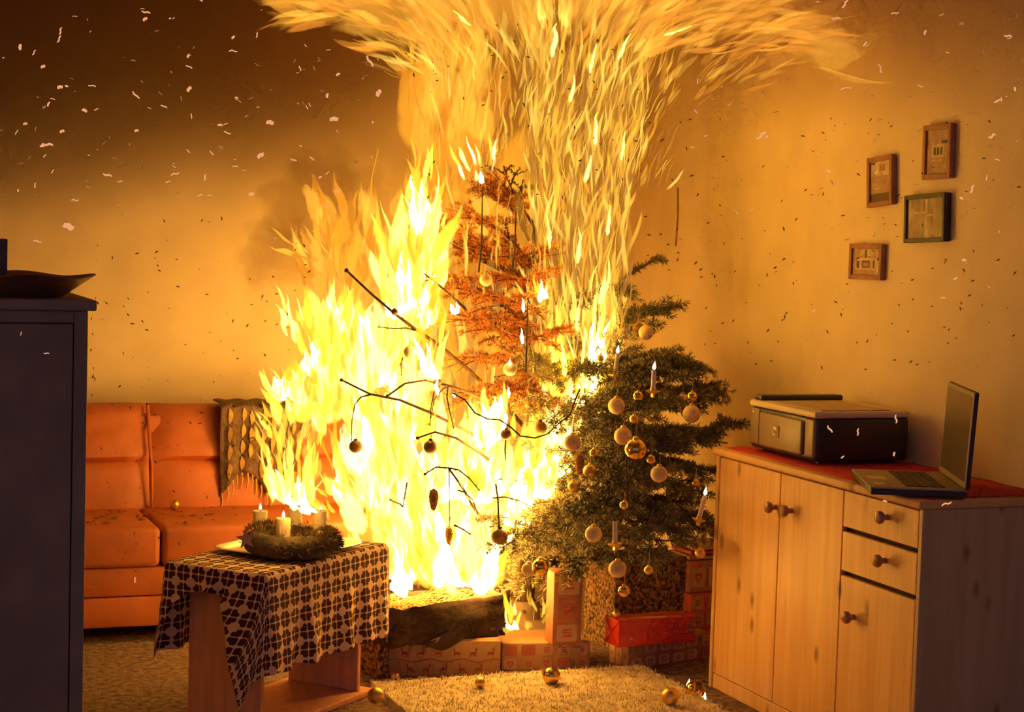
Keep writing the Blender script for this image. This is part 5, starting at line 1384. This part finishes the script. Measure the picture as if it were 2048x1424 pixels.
def flake(px, py, Z, lpx, ang, k, dim=False):
    Zm = (onx(px, py, WX) - CAM).dot(RM @ Vector((0, 0, -1))); Z = min(Z, Zm - .15) if Zm > 0 else Z
    o = bpy.data.objects.new('ember', FLK[k + (4 if dim else 0)]); COL.objects.link(o)
    R4 = RM.to_4x4() @ Matrix.Rotation(ang, 4, 'Z') @ Matrix.Rotation(random.gauss(0, .5), 4, 'X') @ Matrix.Rotation(random.gauss(0, .3), 4, 'Y')
    s = lpx*.85*mpp(Z)
    o.matrix_world = Matrix.Translation(at(px, py, Z)) @ R4 @ Matrix.Diagonal((s, s, s, 1))
    if py > 600: reg = 'before the black cabinet' if px < 190 else 'before the printer' if px < 1800 and px > 1600 else 'low before the furniture'
    elif px < 800: reg = ('in the dark smoke at the upper left' if py < 330 else 'before the amber wall above the sofa')
    else: reg = ('in the reddish smoke at the upper right' if py < 200 else 'before the right wall near the pictures')
    return tag(o, '%s glowing ember flake drifting %s' % ('dim' if dim else 'large bright' if lpx > 19 else 'small bright', reg), 'ember', 'embers drifting ' + reg)
BIG = [(121, 62, 18, 1.4, 0), (118, 78, 18, 1.2, 0), (292, 24, 20, -.2, 0), (290, 38, 12, .5, 2), (40, 94, 14, 1.5, 2), (68, 105, 14, 1.1, 0), (86, 133, 12, .3, 2), (120, 174, 14, .1, 2), (97, 208, 12, 1.0, 2), (184, 172, 18, 0, 0), (272, 190, 22, -.8, 0), (466, 103, 20, 0, 3), (378, 134, 18, -.7, 0), (514, 70, 14, 1.4, 0), (600, 137, 14, -1.3, 0),
 (328, 213, 16, -.3, 0), (378, 178, 14, .9, 2), (476, 202, 16, -.1, 3), (540, 245, 18, -.2, 2), (440, 250, 11, 0, 2), (455, 265, 17, -.5, 3), (95, 289, 27, .02, 0), (84, 292, 10, 0, 2), (521, 311, 18, .4, 2), (587, 320, 16, -.3, 0), (350, 348, 20, .2, 3), (215, 350, 22, -.1, 0), (137, 453, 26, -.5, 2), (75, 483, 20, -.3, 3), (336, 364, 14, -.1, 0), (410, 355, 16, 1.4, 0), (470, 333, 14, 0, 0),
 (70, 371, 13, 1.4, 0), (150, 400, 18, -.1, 3), (105, 343, 11, 1.0, 0), (240, 363, 12, .1, 0), (757, 186, 18, 1.1, 2), (668, 238, 20, 0, 2), (740, 122, 28, -1.1, 0), (624, 317, 14, -.7, 0), (675, 383, 14, .2, 2), (1690, 8, 22, 1.0, 0), (1672, 37, 22, .1, 0), (1760, 137, 22, -1.2, 3), (1693, 178, 26, .2, 3), (1790, 26, 18, .1, 3), (2016, 72, 20, 0, 0), (1850, 65, 12, 1.3, 2), (1840, 172, 14, -.4, 3), (1996, 202, 20, .2, 0), (1984, 272, 26, .5, 0), (1944, 378, 22, 1.2, 0), (1522, 271, 28, .7, 0), (1995, 320, 14, 0, 3), (1928, 520, 10, .1, 2), (1911, 557, 9, .2, 2), (1660, 858, 20, -.9, 0), (1716, 864, 18, 1.4, 0), (1792, 838, 20, -1.4, 0), (1770, 1002, 10, 0, 2), (1893, 1008, 24, .2, 3), (93, 707, 13, 0, 0), (42, 667, 9, 1.4, 0), (457, 1404, 12, 0, 0), (270, 1160, 14, 1.5, 0), (1685, 914, 9, 1, 2), (1788, 908, 10, 1.2, 2), (650, 830, 8, 0, 0)]
for (px, py, l, a, k) in BIG: flake(px, py, random.uniform(3.3, 4.0) if (px < 190 and py > 600) or (px > 1600 and py > 800) else random.uniform(4.2, 6.4), l, a, k)
for i in range(215):
    if i < 120: px, py = random.uniform(0, 760), min(abs(random.gauss(210, 130)), 520)
    else: px, py = random.uniform(1360, 2048), abs(random.gauss(240, 190))
    if py > 760: continue
    flake(px, py, random.uniform(4.6, 6.6), random.uniform(4, 13), random.gauss(0, .8), random.choice((0, 0, 3, 2)), random.random() < .45)
mb = MB()                       # the finest ash specks
for i in range(420):
    q = random.random()
    if q < .45: px, py = random.uniform(1290, 2040), random.uniform(230, 740)
    elif q < .8: px, py = random.uniform(180, 620), random.uniform(430, 1150)
    else: px, py = random.uniform(800, 1300), random.uniform(40, 400)
    Z = min(random.uniform(5.2, 6.3), (onx(px, py, WX)-CAM).dot(RM @ Vector((0, 0, -1)))-.1 if px > 1250 else 9); c = at(px, py, Z); l = random.uniform(1.5, 5.5)*mpp(Z); a = random.uniform(0, PI)
    d = RM @ Vector((math.cos(a), math.sin(a), random.uniform(-.4, .4)))*l; e = RM @ Vector((-math.sin(a), math.cos(a), .3))*l*.3; f_ = RM @ Vector((0, 0, 1))*l*.15
    mb.add([c-d, c+e, c+d, c-e, c+f_], [(0, 1, 4), (1, 2, 4), (2, 3, 4), (3, 0, 4), (0, 3, 2, 1)])
tag(mb.build('ash_specks', 'ash'), 'fine dark ash specks floating in front of the walls', 'ash', kind='stuff')
